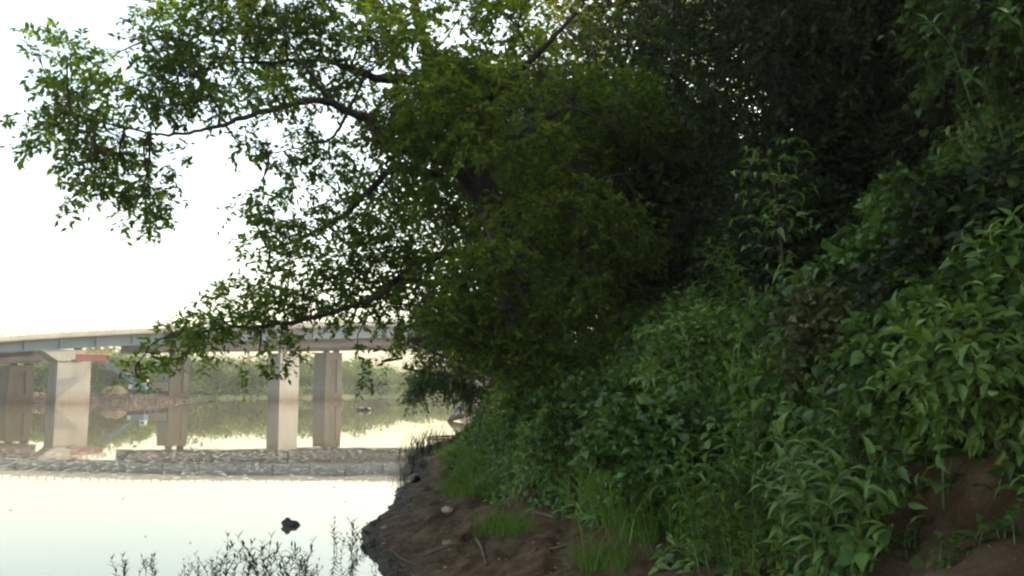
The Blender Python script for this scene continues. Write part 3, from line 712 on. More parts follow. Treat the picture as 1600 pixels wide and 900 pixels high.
for k in range(64):                                                               # the thick middle of the crown
    px = random.uniform(630, 1010); py = random.uniform(-60, 560 - max(0, px - 820) * .3); Y = random.uniform(12.6, 17.5)
    if py > 380 and px < 690: px += 60
    if px > 840 and py < 150 and random.random() < .85: continue
    s = Y / F; r_ = random.uniform(38, 62)
    cl.append((at(px, py, Y), (r_ * s, r_ * s * 1.2, r_ * .8 * s), 84 * (r_ / 50) ** 2 * random.uniform(.5, 1.25)))
for k in range(12):                                                               # a looser edge towards the sky
    px = random.uniform(595, 660); py = random.uniform(-30, 420); Y = random.uniform(12.5, 14.5); s = Y / F; cl.append((at(px, py, Y), (36 * s, 36 * s, 28 * s), 40))
cl += [(at(px, py, 12.9), (.42, .4, .32), 60) for px, py in ((800, 520), (840, 545), (790, 570), (825, 590), (770, 540), (860, 580))]
for k in range(28):                                                               # leaves hanging in front of the trunk
    t = random.random(); px = 655 + 200 * t + random.uniform(-55, 110); py = 60 + 480 * t + random.uniform(-110, 70); Y = random.uniform(11.8, 13.8); s = Y / F; r_ = random.uniform(16, 52)
    if px > 830 and py < 170: continue
    if abs(px - 805) < 22 and 360 < py < 470: continue                                  # the dark slot along the trunk
    cl.append((at(px, min(py, 570), Y), (r_ * s * 1.3, r_ * s, r_ * s * random.uniform(.5, 1)), 75 * (r_ / 46) ** 2 * random.uniform(.5, 1.1)))
build_tree('maple_tree', 'big maple leaning from the bank, long limbs hanging over the river', (TB[0], TB[1], tz), tr, [.34, .30, .26, .2, .15, .09, .05], limbs, cl, M['maple'], .125, .46, T_SMALL, 8, .27, .25, None, 'tree', True, .05, .92)

def plain_tree(name, label, x, y, H, cr, ch, z_lo, leafm, n_cl=40, per=90, L=.11, lean=(0, 0), group=None, tl=.4, droop=.3, rad=.16, nl=9, Wr=.5, T=T_SMALL, lump=.36):
    z = float(terrain(x, y)); top = np.array([x + lean[0], y + lean[1], z + H])
    tr = [(x, y, z - .2), (x + lean[0] * .2 + .1, y + lean[1] * .2, z + H * .3), (x + lean[0] * .55, y + lean[1] * .55 + .1, z + H * .6), tuple(top * .96 + np.array([x, y, z]) * .04)]
    c0 = np.array([x + lean[0] * .7, y + lean[1] * .7, z + (z_lo + H) / 2]); R = np.array([cr, cr, (H - z_lo) / 2])
    cl = []; lb = []
    for k in range(n_cl):
        d = norm(rng.normal(size=3)); c = c0 + d * R * rng.uniform(.35, .92); lr = cr * lump * rng.uniform(.6, 1.2)
        cl.append((c, (lr, lr, lr * .75), per * rng.uniform(.6, 1.3)))
        if k % 5 == 0:
            b = np.array([x + lean[0] * .45, y + lean[1] * .45, z + H * rng.uniform(.25, .6)]); m = (b + c) / 2 + [0, 0, .3]; lb.append(([b, m, c], [rad * .45, rad * .28, rad * .1]))
    return build_tree(name, label, (x, y, z), tr, [rad, rad * .8, rad * .5, rad * .2], lb, cl, leafm, L, Wr, T, nl, tl, droop, group)

G = 'trees on the upper bank'
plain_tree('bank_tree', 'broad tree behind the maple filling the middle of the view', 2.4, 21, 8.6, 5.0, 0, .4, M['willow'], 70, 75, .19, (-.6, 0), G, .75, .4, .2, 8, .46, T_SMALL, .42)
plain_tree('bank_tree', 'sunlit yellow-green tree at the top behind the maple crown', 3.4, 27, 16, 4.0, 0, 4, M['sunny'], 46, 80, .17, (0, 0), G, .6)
dz = float(terrain(1.6, 33))
cl = [(at(px, py, Y), (w * Y / F, w * Y / F, w * .8 * Y / F), 75) for (px, py, Y, w) in
      [(668, 545, 31, 20), (675, 580, 31, 18), (690, 520, 31, 30), (695, 565, 31, 30), (700, 596, 31, 14), (720, 545, 31, 36), (728, 590, 31, 20), (745, 500, 31.5, 40), (755, 560, 31, 36), (765, 600, 31, 18), (790, 530, 32, 40), (800, 585, 32, 26), (840, 560, 32, 40), (720, 470, 32, 36), (690, 480, 32, 26), (780, 450, 33, 44), (840, 480, 33, 50), (880, 540, 33, 40), (830, 400, 33, 50), (760, 390, 33, 44), (900, 440, 33, 50), (870, 340, 33, 50), (655, 600, 31, 8), (740, 612, 31, 12), (780, 618, 31.5, 10), (700, 440, 33, 34)]]
build_tree('drooping_tree', 'dense dark tree drooping low to the water behind the maple', (1.6, 33, dz), [(1.6, 33, dz - .2), (1.3, 33, dz + 2), (1.2, 32.8, dz + 5), (1.0, 33, dz + 8)], [.2, .16, .1, .04],
           [([(1.3, 33, dz + 2), at(790, 520, 32), at(720, 540, 31), at(675, 570, 31)], [.1, .07, .04, .01]), ([(1.2, 32.8, dz + 4), at(800, 450, 33), at(730, 460, 32)], [.08, .05, .02]), ([(1.3, 33, dz + 1.5), at(830, 560, 32), at(770, 590, 31)], [.07, .05, .015])],
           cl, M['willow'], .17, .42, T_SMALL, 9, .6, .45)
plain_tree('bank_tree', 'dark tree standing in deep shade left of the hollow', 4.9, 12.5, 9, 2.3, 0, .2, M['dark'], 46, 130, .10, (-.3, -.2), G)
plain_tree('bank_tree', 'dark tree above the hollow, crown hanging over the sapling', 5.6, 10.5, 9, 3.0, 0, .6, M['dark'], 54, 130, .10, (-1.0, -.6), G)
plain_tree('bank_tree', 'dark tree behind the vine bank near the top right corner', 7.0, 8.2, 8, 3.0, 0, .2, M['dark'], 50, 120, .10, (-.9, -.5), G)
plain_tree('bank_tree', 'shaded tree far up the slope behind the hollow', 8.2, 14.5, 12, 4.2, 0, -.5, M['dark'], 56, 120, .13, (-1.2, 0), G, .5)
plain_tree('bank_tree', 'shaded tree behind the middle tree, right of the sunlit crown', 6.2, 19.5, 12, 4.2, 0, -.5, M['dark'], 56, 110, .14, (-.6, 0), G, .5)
plain_tree('bank_tree', 'unseen tree added beyond the top right edge to shade the near bank', 6.2, 4.6, 9, 3.4, 0, 2.2, M['dark'], 46, 110, .10, (-1.4, .2), G)  # added outside the frame, keeps sky light off the bank
plain_tree('bank_tree', 'tree added out of view above the corner to darken the near bank', 5.8, 1.4, 8.5, 3.4, 0, 3.0, M['dark'], 46, 100, .10, (-2.4, .8), G)  # added beside the camera for the shade it throws on the bank
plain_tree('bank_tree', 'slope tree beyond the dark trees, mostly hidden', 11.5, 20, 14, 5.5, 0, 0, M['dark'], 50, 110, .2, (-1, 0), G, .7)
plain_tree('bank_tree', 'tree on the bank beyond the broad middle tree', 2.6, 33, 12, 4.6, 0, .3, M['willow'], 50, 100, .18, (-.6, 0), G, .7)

def shrub(name, label, x, y, H, R, leafm, n_cl, per, L, T, Wr, group=None, tl=.3, cat='shrub', z_lo=.1):
    z = float(terrain(x, y)); cl = []; lb = []
    for k in range(n_cl):
        d = norm(rng.normal(size=3)); d[2] = abs(d[2]) * 1.3 - .25
        c = np.array([x, y, z + H * .45]) + d * np.array([R, R, H * .5]) * rng.uniform(.4, .95); c[2] = max(c[2], z + z_lo)
        cl.append((c, (R * .42, R * .42, R * .34), per * rng.uniform(.7, 1.3)))
        if k % 3 == 0: lb.append(([(x, y, z - .1), (np.array([x, y, z + .2]) + c) / 2 + [0, 0, .15], c], [.03, .02, .008]))
    return build_tree(name, label, (x, y, z), None, None, lb, cl, leafm, L, Wr, T, 9, tl, .3, group, cat)
G2 = 'shrubs in the dark hollow'
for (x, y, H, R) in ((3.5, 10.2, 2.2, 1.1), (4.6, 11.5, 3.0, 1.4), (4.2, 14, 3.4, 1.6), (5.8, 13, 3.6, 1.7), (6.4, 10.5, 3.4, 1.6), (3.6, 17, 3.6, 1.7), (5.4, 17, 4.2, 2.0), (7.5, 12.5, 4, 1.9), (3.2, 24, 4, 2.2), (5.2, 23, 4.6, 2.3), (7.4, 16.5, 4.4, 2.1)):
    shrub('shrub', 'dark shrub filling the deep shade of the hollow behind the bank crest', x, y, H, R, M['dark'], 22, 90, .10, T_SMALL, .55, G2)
shrub('vine_shrub', 'vine-hung shrub rising to the top right corner of the bank', 4.35, 6.0, 3.6, 1.1, M['vine'], 46, 70, .075, T_HEART, .8, None, .3)
shrub('vine_shrub', 'vine-covered shrub on the slope just below the dark hollow', 3.6, 7.0, .75, .7, M['vine'], 22, 50, .08, T_HEART, .8, None, .3)

def mound(px, py, Y, H, R, m, L, T, Wr, label, per=55, n=20):
    p = at(px, py, Y); shrub('bush', label, p[0], p[1], H, R, m, n, per, L, T, Wr, 'bushes on the bank slope', .28, 'bush')
mound(1290, 530, 8.0, .85, .7, M['vine'], .07, T_HEART, .8, 'small-leaved bush bulging from the slope right of the sapling')
mound(1130, 560, 8.8, 1.15, .7, M['herb'], .11, T_LANCE, .36, 'pale lance-leaved bush on the crest left of the sapling')
mound(960, 590, 10.5, 1.1, .75, M['vine'], .075, T_HEART, .8, 'low dark bush on the crest near the maple trunk')
mound(880, 640, 13.2, 1.2, .6, M['vine'], .10, T_HEART, .75, 'bush in front of the maple trunk, hiding its foot', 60, 24)
mound(1450, 500, 6.6, .75, .6, M['broad'], .11, T_HEART, .62, 'bright broad-leaved bush high on the slope')
mound(1050, 640, 7.6, .9, .6, M['broad'], .09, T_HEART, .66, 'bright rounded bush low on the slope above the weeds')
mound(1360, 560, 6.6, .8, .45, M['dry'], .07, T_HEART, .7, 'brownish half-dry bush in the middle of the vine bank', 40)
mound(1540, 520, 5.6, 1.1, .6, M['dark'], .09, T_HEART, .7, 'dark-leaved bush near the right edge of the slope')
mound(1565, 665, 4.7, .65, .42, M['vine'], .085, T_HEART, .8, 'heart-leaved bush at the right edge above the bare soil', 45, 18)
mound(1495, 700, 5.1, .55, .40, M['vine'], .075, T_HEART, .8, 'small bush leaning over the top of the bare soil', 40, 16)
mound(1600, 740, 4.4, .6, .40, M['herb'], .10, T_LANCE, .4, 'lance-leaved bush at the right edge, lowest of the bushes', 36, 16)
mound(880, 690, 11.0, .7, .55, M['herb'], .09, T_LANCE, .36, 'low pale bush at the foot of the slope by the soil lumps')

# ------------------------------------------------------------------ ground cover on the bank (stuff)
def s0_of(Y): return np.interp(Y, [0, 4, 6, 8, 10, 13, 16, 20, 26, 40], [1.5, 1.85, 2.3, 2.25, 1.95, 1.65, 1.2, .9, .9, .9])
BP = ground_hit(1510, 862)
def bare_patch(X, Y):
    """worn soil at the foot of the bank near the camera, right"""
    d = ((X - BP[0]) / .5) ** 2 + ((Y - BP[1]) / .42) ** 2
    near = (Y < BP[1]) & (X < BP[0] + .28 - (BP[1] - Y) * .5) & (X > BP[0] - .5 - (BP[1] - Y) * .3)
    return (d < 1 + .5 * (vnoise(X * 3, Y * 3, 2) - .5)) | near
def veg_h(X, Y):
    s = X - shore(Y); k = np.clip((s - s0_of(Y)) / 1.1, 0, 1)
    low = 1 - .75 * np.exp(-(((X - 1.55) / .75) ** 2 + ((Y - 5.7) / .8) ** 2) ** 2)
    lump = np.clip(fbm(X * .95, Y * .75, 31, 3) - .20, 0, 1)
    return k * low * (.12 + 1.9 * lump + .25 * np.clip(vnoise(X * 2.4, Y * 2.0, 33) - .4, 0, 1) + np.clip((s - 3) * .16, 0, .55))
def cover(n, ylo, yhi, slo, shi, L, T, Wr, seed, depth=.35, who=None):
    q = np.random.default_rng(seed); Y = q.uniform(ylo, yhi, n); s = q.uniform(0, 1, n) * (shi - slo) + slo; X = shore(Y) + s
    keep = (vnoise(X * 1.5, Y * 1.2, 61) + .12 * q.normal(size=n) > .24) & (s > s0_of(Y) + .35 * (vnoise(X * 1.7, Y * 1.7, 13) - .5)) & ~bare_patch(X, Y)
    if who is not None:                                                           # the two kinds grow in patches
        f = vnoise(X * .9, Y * .8, 51) + .25 * q.normal(size=n); keep &= (f > .55) if who else (f <= .6)
    X, Y = X[keep], Y[keep]; n = len(X); h = veg_h(X, Y); e = .15
    Z0 = terrain(X, Y); top = Z0 + h
    gx = (terrain(X + e, Y) + veg_h(X + e, Y) - top) / e; gy = (terrain(X, Y + e) + veg_h(X, Y + e) - top) / e
    Nn = norm(np.stack([-gx, -gy, np.ones(n)], 1)); dd = np.minimum(h, -np.log(q.uniform(.02, 1, n)) * depth * .6)
    P = np.stack([X, Y, top - dd], 1) + q.normal(size=(n, 3)) * [.03, .03, .05]
    dn = np.stack([-gx * 0 - .6, -.25 + 0 * gy, -.45 + 0 * gx], 1)
    D = norm(dn + .75 * q.normal(size=(n, 3))); N = norm(Nn * .9 + np.array([-.15, -.15, .35]) + .45 * q.normal(size=(n, 3)))
    LL = L * q.uniform(.55, 1.35, n); return leaf_arrays(P, D, N, LL, LL * Wr, T)
parts = [(*cover(34000, 1.6, 8.5, 1.8, 8.5, .078, T_HEART, .85, 1, who=0), 0), (*cover(30000, 1.6, 8.5, 1.8, 8.5, .115, T_LANCE, .34, 2, who=1), 1), (*cover(3000, 1.6, 8.5, 1.8, 8.5, .13, T_HEART, .8, 22), 0),
         (*cover(34000, 8.5, 16, 1.2, 7, .09, T_HEART, .8, 3, who=0), 0), (*cover(34000, 8.5, 16, 1.2, 7, .12, T_LANCE, .32, 4, who=1), 1),
         (*cover(26000, 16, 34, .4, 6.5, .15, T_SMALL, .7, 5), 0), (*cover(14000, 34, 75, .2, 9, .28, T_SMALL, .7, 6), 0)]
V, Fc, mi = join(parts); tag(link_mesh('undergrowth', np_mesh('undergrowth', V, Fc, True, [M['vine'], M['herb']], mi)), kind='stuff')

def blades(P, q, Lr, Wr_, lean=.45, pref=(-.25, -.15, 0)):
    n = len(P); a = q.uniform(0, 6.28, n); D = np.stack([np.cos(a) * lean, np.sin(a) * lean, np.ones(n)], 1) + .12 * q.normal(size=(n, 3)) + np.array(pref)
    N = np.stack([np.cos(a), np.sin(a), -.2 * np.ones(n)], 1) * -1; LL = q.uniform(*Lr, n); return leaf_arrays(P, D, N, LL, LL * 0 + q.uniform(*Wr_, n), T_BLADE)
q = np.random.default_rng(77); n = 7500
Y = q.uniform(4.5, 24, n); s = s0_of(Y) + q.uniform(.05, 2.0, n); X = shore(Y) + s
k = (vnoise(X * 1.3, Y * 1.0, 41) > .42) & ~bare_patch(X, Y); X, Y = X[k], Y[k]
V, Fc = blades(np.stack([X, Y, terrain(X, Y) + .3 * veg_h(X, Y)], 1), q, (.18, .55), (.0035, .007), .4, (-.1, -.05, .25))
tag(link_mesh('grass', np_mesh('grass', V, Fc, True), M['grass']), kind='stuff')

# ------------------------------------------------------------------ single plants
def grass_tuft(seed, n=130, L=(.18, .55), spread=.14, lean=.6, wd=(.005, .009)):
    q = np.random.default_rng(seed); P = np.stack([q.normal(size=n) * spread, q.normal(size=n) * spread, np.full(n, -.03)], 1)
    return blades(P, q, L, wd, lean, (-.05, 0, .1))
def herb(seed, H=.75, nodes=10, L=.14, Wr=.28, T=T_LANCE2, bend=.2, whorl=2, pitch=.35, stems=1, mat_='herb', spread=.05):
    q = np.random.default_rng(seed); lv = []; st = []
    for k in range(stems):
        a = q.uniform(0, 6.28); b = bend * q.uniform(.4, 1.3); h = H * q.uniform(.7, 1.1); off = np.array([q.normal() * spread, q.normal() * spread, -.04])
        path = np.array([off + [math.cos(a) * b * t * t * h, math.sin(a) * b * t * t * h, t * h] for t in np.linspace(0, 1, 9)])
        st.append((*tube(path, [.006, .002], 5, 0), 0)); P, D, N, LL = [], [], [], []
        for j in range(nodes):
            t = .15 + .85 * (j / (nodes - 1)) ** .9; p = np.array([np.interp(t, np.linspace(0, 1, 9), path[:, c]) for c in range(3)]); a0 = j * 1.9 + q.uniform(0, .6)
            for w in range(whorl):
                aa = a0 + w * 2 * math.pi / whorl + q.normal() * .2; up = pitch + (.9 if t > .93 else 0) + q.normal() * .15
                d = np.array([math.cos(aa), math.sin(aa), up]); P.append(p); D.append(d); N.append([-math.cos(aa) * up, -math.sin(aa) * up, 1.0] + q.normal(size=3) * .15)
                LL.append(L * (1.1 - .55 * abs(t - .55)) * q.uniform(.75, 1.2))
        LL = np.array(LL); lv.append((*leaf_arrays(np.array(P), np.array(D), np.array(N), LL, LL * Wr, T), 0))
    V, Fc, _ = join(lv); lm = np_mesh('foliage', V, Fc, True, [M[mat_]])
    return (lm, *[np_mesh('stem', V, Fc, True, [M['stem']]) for V, Fc, _ in st])
PROT = {}
def proto(kind, name, cat, meshes):
    PROT.setdefault(kind, []).append((name, cat, meshes))
for k in range(4): proto('lance', 'leafy_weed', 'weed', herb(200 + k, .8, 11, .15, .26, T_LANCE2, .25, 2, .35, 3, 'herb', .08))
for k in range(3): proto('broad', 'broadleaf_plant', 'plant', herb(300 + k, .8, 6, .17, .66, T_HEART, .35, 2, .15, 2, 'broad', .08))
for k in range(3): proto('small', 'seedling', 'seedling', herb(330 + k, .13, 3, .085, .5, T_HEART, .3, 2, .0, 3, 'broad', .06))
for k in range(3): proto('water', 'water_weed', 'water weed', herb(360 + k, .5, 7, .115, .19, T_LANCE, .5, 2, .9, 5, 'weed', .13))
for k in range(3):
    V, Fc = grass_tuft(400 + k); proto('tuft', 'grass_tuft', 'grass tuft', (np_mesh('blades', V, Fc, True, [M['grass']]),))
for k in range(2):
    V, Fc = grass_tuft(420 + k, 80, (.3, .95), .24, .35, (.010, .018)); proto('reed', 'reed_clump', 'reeds', (np_mesh('blades', V, Fc, True, [M['reed']]),))
def place(kind, loc, s, label, group, v=None, tilt=None):
    name, cat, meshes = PROT[kind][random.randrange(len(PROT[kind])) if v is None else v]
    o = empty(name, loc, label, cat, group, random.uniform(0, 6.28)); o.scale = (s, s, s * random.uniform(.9, 1.1))
    if tilt: o.rotation_euler = (tilt[0], tilt[1], o.rotation_euler.z)
    for me in meshes: link_mesh('blades' if len(meshes) == 1 else ('foliage' if me is meshes[0] else 'stem'), me, None, o)
    return o
def zone(kind, pts, s, label, group, up=.0, lean=True):
    for (px, py) in pts:
        p = ground_hit(px, py)
        place(kind, (p[0], p[1], float(terrain(p[0], p[1])) + up), s * random.uniform(.8, 1.2), label, group, None, (random.uniform(.0, .25), random.uniform(-.35, -.05)) if lean else None)
zone('lance', [(1060, 900), (1110, 895), (1160, 905), (1210, 900), (1260, 905), (1310, 900), (1360, 890), (1130, 860), (1230, 860), (1290, 850), (1340, 850), (1180, 850)], 1.0, 'lance-leaved weed in the pale clump at the bottom of the bank', 'weeds in the pale bottom clump')
zone('lance', [(1010, 870), (1040, 840), (980, 830), (1080, 830), (930, 790), (890, 770), (1000, 790)], .75, 'slender weed at the edge of the bare dirt left of the pale clump', 'weeds at the dirt edge')
zone('broad', [(1430, 790), (1480, 780), (1530, 790), (1580, 770), (1450, 740), (1560, 720), (1500, 720), (1600, 800)], 1.0, 'broad-leaved plant rising above the bare soil at bottom right', 'broad plants over the bare soil')
zone('small', [(1400, 870), (1440, 850), (1490, 870), (1530, 860), (1560, 850), (1470, 890)], 1.0, 'tiny seedling on the bare soil at bottom right', 'seedlings on the bare soil', 0, False)
zone('tuft', [(720, 760), (735, 775), (750, 750), (765, 765), (712, 775), (742, 740)], 1.0, 'bright grass tuft beside the pale stone', 'tufts beside the pale stone', -.02, False)
zone('tuft', [(775, 832), (795, 828), (805, 838)], .9, 'bright grass tuft alone on the bare slope below the stick', 'tufts on the bare slope', -.02, False)
zone('tuft', [(690, 715), (705, 705), (720, 700), (745, 695), (735, 712), (700, 725), (760, 705)], .75, 'grass tuft on the low point of the shore', 'tufts on the shore point', -.02, False)
zone('tuft', [(930, 892), (950, 880), (975, 890)], .8, 'grass tuft at the bottom edge left of the weeds', 'tufts at the bottom edge', -.02, False)

# tall weeds inside the vine mass: taller shapes breaking its surface
def mass_zone(kind, pts, s, label, group):
    for (px, py, Y) in pts:
        p = at(px, py, Y); z = float(terrain(p[0], p[1])); z = max(z, p[2] - .55 * s)
        place(kind, (p[0], p[1], z), s * random.uniform(.85, 1.2), label, group, None, (random.uniform(0, .3), random.uniform(-.4, 0)))
mass_zone('broad', [(1380, 560, 5.8), (1330, 590, 5.8), (1420, 620, 5.6), (1500, 600, 5.4), (1560, 560, 5.4), (1590, 470, 5.6), (1460, 500, 6.2)], .68, 'broad-leaved plant in the upper vine bank at right', 'broad plants in the vine bank')
mass_zone('lance', [(1090, 470, 9), (1120, 440, 9), (1180, 400, 9), (1060, 500, 9.5), (1240, 430, 8)], .8, 'leafy weed standing up along the crest of the bank', 'weeds along the bank crest')

q = np.random.default_rng(92)
for k in range(26):
    Y = float(q.uniform(7, 13)); sx2 = float(q.uniform(2.3, 3.7)); X = float(shore(Y)) + sx2; h = float(veg_h(np.array([X]), np.array([Y]))[0])
    place('tuft', (X, Y, float(terrain(X, Y)) + h * .35), float(q.uniform(1.1, 1.8)), 'tall fine grass growing up among the weeds on the lower slope', 'tall grass on the lower slope')
q = np.random.default_rng(91)
for k in range(60):
    Y = float(q.uniform(5, 15)); sx2 = float(q.uniform(2.4, 5.6)); X = float(shore(Y)) + sx2; h = float(veg_h(np.array([X]), np.array([Y]))[0])
    place('lance' if k % 4 else 'broad', (X, Y, float(terrain(X, Y)) + h * .55), float(q.uniform(.55, .85)), 'leafy weed standing out of the vine mass on the bank', 'weeds scattered in the vine bank', None, (random.uniform(0, .3), random.uniform(-.4, 0)))
# sapling with drooping leaves against the dark hollow
sp = at(1225, 470, 8.6); zb = float(terrain(sp[0], sp[1])); r = empty('sapling', (sp[0], sp[1], zb), 'slim sapling with drooping lance leaves against the dark hollow', 'sapling')
topp = at(1200, 235, 8.4); path = smooth_path([(sp[0], sp[1], zb), tuple(at(1222, 400, 8.6)), tuple(at(1214, 320, 8.5)), tuple(topp)])
o = tube_obj('stem', path, [.016, .012, .006], M['twig'], None, 6); unparent_shift(o, r)
C, D = [], []
for k in range(22):
    t = .2 + .8 * k / 21; p = np.array([np.interp(t, np.linspace(0, 1, len(path)), path[:, c]) for c in range(3)]); a = k * 2.4
    C.append(p); D.append([math.cos(a) * .9 - .25, math.sin(a) * .7 - .1, .35])
(V, Fc), (A_, B_) = spray_leaves(np.array(C), np.array(D), 7, .42, .14, .36, T_LANCE2, .28, rng, .35, 1.0)
V2, F2 = prisms(A_, B_, .004, .002); V, Fc, mi = join([(V, Fc, 0), (V2, F2, 1)])
o = link_mesh('foliage', np_mesh('foliage', V, Fc, True, [M['herb'], M['twig']], mi)); unparent_shift(o, r)

# sunlit big leaves at the top right: sprigs reaching out of the vine bank
for (px, py, Y, lab) in ((1460, 40, 4.6, 'bright sprig of big oval leaves near the top right corner'), (1575, 25, 4.4, 'single large bright leaf spray at the right edge top'), (1520, 120, 4.8, 'leafy sprig pointing left from the right edge vines'), (1500, 660, 4.9, 'large pale leaves hanging low above the bare soil')):
    c = at(px, py, Y); b0 = c + np.array([.45, .5, -.3]); r = empty('leaf_sprig', tuple(b0), lab, 'sprig')
    pth = smooth_path([b0, (b0 + c) / 2 + [0, 0, .1], c]); o = tube_obj('stem', pth, [.007, .003], M['stem'], None, 5); unparent_shift(o, r)
    a = np.array([0, .9, -.9, 1.9, -1.9]); Dl = np.stack([-np.cos(a), -.3 + 0 * a, np.sin(a) * .5 + .1], 1)
    LL = np.array([.12, .10, .10, .075, .075]); V, Fc = leaf_arrays(np.repeat(c[None], 5, 0) + rng.normal(size=(5, 3)) * .015, Dl, np.array([[-.3, -.5, .8]] * 5) + .15 * rng.normal(size=(5, 3)), LL, LL * .5, T_HEART)
    o = link_mesh('foliage', np_mesh('foliage', V, Fc, True, [M['broad']])); unparent_shift(o, r)

# weeds standing in the shallows at the bottom left
WZ = [(205, 905, .75), (230, 890, .6), (320, 905, .6), (345, 900, .7), (300, 898, .5), (375, 895, 1.0), (385, 902, .8), (430, 900, 1.0), (455, 896, .9), (470, 905, .8), (410, 908, .7), (490, 905, .6)]
for (px, py, s) in WZ:
    Y = 2 * F / (py - 606); p = at(px, py, Y); place('water', (p[0], p[1], -.05), s, 'dark leafy water weed standing in the shallows at the bottom left', 'water weeds in the shallows')
for (px, py, s) in [(535, 852, .85), (545, 862, .7), (575, 850, .45), (600, 880, .6)]:
    Y = 2 * F / (py - 606); p = at(px, py, Y); place('water', (p[0], p[1], -.05), s, 'thin water weed between the dark rock and the mud shore', 'water weeds by the mud shore')
for k, (px, py, s) in enumerate([(655, 706, 1.1), (668, 712, 1.2), (680, 704, 1.3), (692, 708, 1.1), (705, 700, .9), (645, 722, .7), (640, 738, .6), (630, 752, .5), (660, 730, .6)]):
    Y = 2 * F / (py - 606); p = at(px, py, Y); place('reed', (p[0], p[1], -.05), s, 'dark reed clump at the water edge under the drooping tree', 'reeds at the water edge')

# ------------------------------------------------------------------ rocks, wood, litter
def rock(name, px, py, rad, label, m, seed, flat=.7, on_water=False, sink=.3, cat='rock'):
    if on_water: Y = 2 * F / (py - 606); c = at(px, py, Y); c[2] = rad * flat * (1 - 2 * sink)
    else: c = ground_hit(px, py); c[2] = float(terrain(c[0], c[1])) + rad * flat * (1 - 2 * sink)
    V, Fc = rock_arrays((0, 0, 0), (rad, rad * .8, rad), seed, flat, 3); o = link_mesh(name, np_mesh(name, V, Fc, True), m); o.location = tuple(c)
    return tag(o, label, cat)
def peaked_rock(px, py, label):
    Y = 2 * F / (py - 606); c = at(px, py, Y); V, Fc = rock_arrays((0, 0, 0), (1, 1, 1), 31, 1, 3)
    h = np.clip(V[:, 2], -1, 1); k = 1 - .62 * np.clip(h, 0, 1)                      # narrows to a peak left of its middle
    V = np.stack([V[:, 0] * .145 * k - .045 * np.clip(h, 0, 1), V[:, 1] * .11 * k, h * .115], 1)
    V += .008 * np.random.default_rng(4).normal(size=V.shape)
    o = link_mesh('river_rock', np_mesh('river_rock', V, Fc), M['darkrock']); o.location = (c[0], c[1], .0); return tag(o, label, 'rock')
peaked_rock(455, 815, 'dark peaked rock standing alone in the bright water')
rock('river_rock', 563, 641, .45, 'left of two dark specks of rock far out by the slim pier', M['darkrock'], 8, .6, True, .3)
rock('river_rock', 574, 641, .40, 'right of two dark specks of rock far out by the slim pier', M['darkrock'], 9, .6, True, .3)
rock('pale_stone', 699, 801, .10, 'rounded pale brown stone on the mud slope', M['stone'], 12, .6, cat='stone')
rock('pale_stone', 600, 826, .05, 'small tan pebble near the mud shore', M['stone'], 13, .6, cat='stone')
rock('mud_clod', 648, 752, .16, 'dark wet clod at the water edge by the reeds', M['darkrock'], 17, .7, cat='clod')
rock('mud_clod', 768, 690, .42, 'eroded brown lump of bank soil below the vines', M['driftwood'], 19, .6, cat='clod')
rock('mud_clod', 800, 680, .38, 'brown soil lump under the leaves right of the eroded one', M['driftwood'], 23, .7, cat='clod')
# log at the waterline beyond the point
a = at(700, 656, 54); b = at(775, 648, 57); a[2] = .02; b[2] = .85
o = tube_obj('drift_log', smooth_path([a, a * .6 + b * .4 + [0, 0, .35], b]), [.08, .38, .5, .45], M['darkrock'], None, 9, .2); tag(o, 'dark drift log poking into the river beyond the reeds', 'log')
a = at(668, 682, 36); b = at(726, 681, 36); a[2] = b[2] = .04
o = tube_obj('branch', smooth_path([a, (a + b) / 2 + [0, .2, .02], b]), [.03, .045, .03], M['driftwood'], None, 6); tag(o, 'thin pale branch lying on the water behind the reeds', 'branch')
def stick(px0, py0, px1, py1, r0, label, m=M['driftwood'], name='stick'):
    a = ground_hit(px0, py0); b = ground_hit(px1, py1); mid = (a + b) / 2
    pts = [a, mid + [0, 0, 0], b]
    for p_ in pts: p_[2] = float(terrain(p_[0], p_[1])) + r0 * .6
    o = tube_obj(name, smooth_path(pts, 6), [r0, r0 * .9, r0 * .5], m, None, 6, .15); tag(o, label, name)
stick(832, 806, 868, 812, .03, 'broken pale stick on the dirt under the grass')
stick(885, 812, 902, 806, .028, 'short grey stick right of the broken pale one')
stick(600, 838, 680, 815, .012, 'thin root lying across the mud slope')
stick(745, 845, 760, 885, .02, 'short root running down the bare slope', name='root')
for (a_, b_, r0, lab) in (((640, 800), (700, 770), .014, 'thin dark root above the pale stone'), ((660, 870), (760, 850), .012, 'thin root crossing the slope below the pale dead leaf'), ((820, 860), (900, 850), .016, 'thin root under the grass edge at the bottom'), ((610, 860), (650, 885), .012, 'twig lying by the water at the bottom of the mud')):
    stick(*a_, *b_, r0, lab, name='root')
q = np.random.default_rng(44)
for k in range(16):
    Y = float(q.uniform(5, 10.5)); X = float(shore(Y)) + float(q.uniform(2.5, 5)); h = float(veg_h(np.array([X]), np.array([Y]))[0]); b = np.array([X, Y, float(terrain(X, Y)) + h * .7]); e = b + q.normal(size=3) * [.35, .25, .1] + [-.15, 0, .28]
    o = tube_obj('dead_stem', smooth_path([b, (b + e) / 2 + q.normal(size=3) * .05, e], 5), [.006, .004, .002], M['driftwood'], None, 5); tag(o, 'thin dead brown stem sticking out of the vine bank', 'stem', 'dead stems in the vine bank')
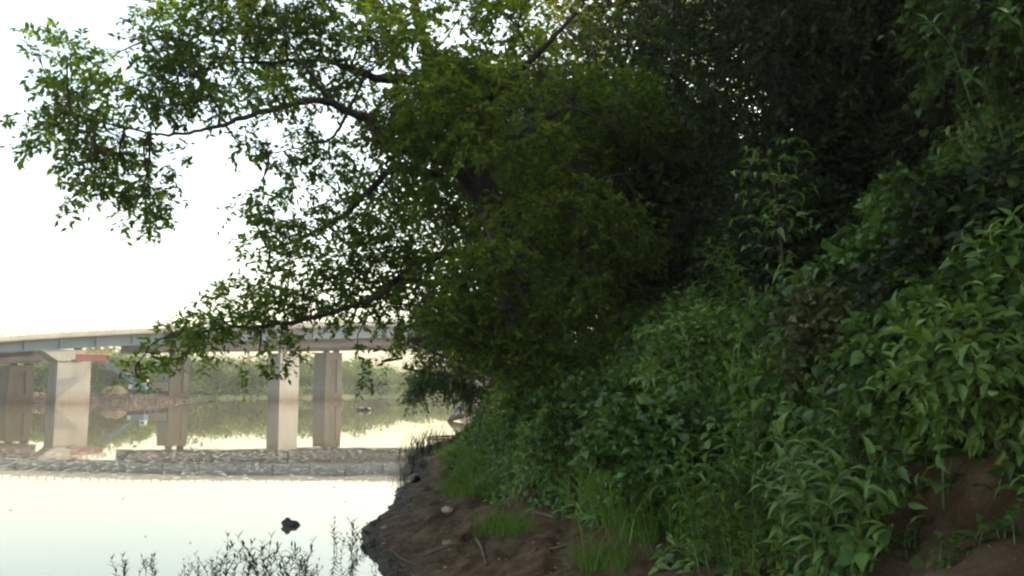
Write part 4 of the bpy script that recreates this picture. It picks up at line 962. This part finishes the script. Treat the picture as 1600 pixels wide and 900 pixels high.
# fallen leaves: two pale big ones and a scatter
def fallen(px, py, L, label, rz, m='dead'):
    c = ground_hit(px, py); V, Fc = leaf_arrays(np.zeros((1, 3)), np.array([[math.cos(rz), math.sin(rz), .1]]), np.array([[.1, -.2, 1.]]), [L], [L * .7], T_LOBED)
    o = link_mesh('fallen_leaf', np_mesh('fallen_leaf', V, Fc, True), M[m]); o.location = (c[0], c[1], float(terrain(c[0], c[1])) + .03); tag(o, label, 'leaf')
fallen(690, 856, .22, 'large pale dead leaf on the mud slope', .4); fallen(735, 728, .16, 'orange fallen leaf in the grass of the shore point', 2); fallen(810, 775, .2, 'curled grey dead leaf on the dirt below the grass', 1)
q = np.random.default_rng(5); n = 1500; Y = q.uniform(3.6, 15, n); s = q.uniform(.1, 3.2, n); X = shore(Y) + s
P = np.stack([X, Y, terrain(X, Y) + .012], 1); LL = q.uniform(.02, .065, n)
V, Fc = leaf_arrays(P, q.normal(size=(n, 3)) * [1, 1, .15], np.array([0, 0, 1.]) + .25 * q.normal(size=(n, 3)), LL, LL * .5, T_SMALL)
tag(link_mesh('leaf_litter', np_mesh('leaf_litter', V, Fc), M['dead']), kind='stuff')
parts = []
for k in range(260):
    Y = float(q.uniform(7, 18)); s = float(q.uniform(-.12, 1.6)) if k % 2 else float(q.uniform(-.14, .16)); x = float(shore(Y)) + s; rr = float(q.uniform(.006, .03))
    V, Fc = rock_arrays((x, Y, float(terrain(x, Y)) + rr * .2), (rr, rr, rr), k, .7, 1); parts.append((V, Fc, 0))
V, Fc, mi = join(parts); tag(link_mesh('pebbles_and_clods', np_mesh('pebbles_and_clods', V, Fc, True), M['mud']), kind='stuff')
# pale scum and floating leaves on the slack water
n = 22; X = q.uniform(-9, -1.8, n); Y = q.uniform(9, 19, n); k = X < shore(Y) - .15; X, Y = X[k], Y[k]; n = len(X); LL = q.uniform(.03, .09, n)
V, Fc = leaf_arrays(np.stack([X, Y, np.full(n, .006)], 1), q.normal(size=(n, 3)) * [1, 1, 0], np.array([0, 0, 1.]) + .02 * q.normal(size=(n, 3)), LL, LL * .5, T_SMALL)
tag(link_mesh('floating_leaves', np_mesh('floating_leaves', V, Fc), M['dead']), kind='stuff')

# ------------------------------------------------------------------ haze
hz = boxes('haze', [obox((-60, 190), 230, 240, -4.0, 34)], None); tag(hz, kind='stuff')
m = bpy.data.materials.new('haze_air'); m.use_nodes = True; n = m.node_tree.nodes; n.remove(n['Principled BSDF'])
pv = n.new('ShaderNodeVolumePrincipled'); pv.inputs['Color'].default_value = (.95, .97, 1, 1); pv.inputs['Density'].default_value = .0005; pv.inputs['Anisotropy'].default_value = .3
m.node_tree.links.new(pv.outputs[0], n['Material Output'].inputs['Volume']); hz.data.materials.append(m)
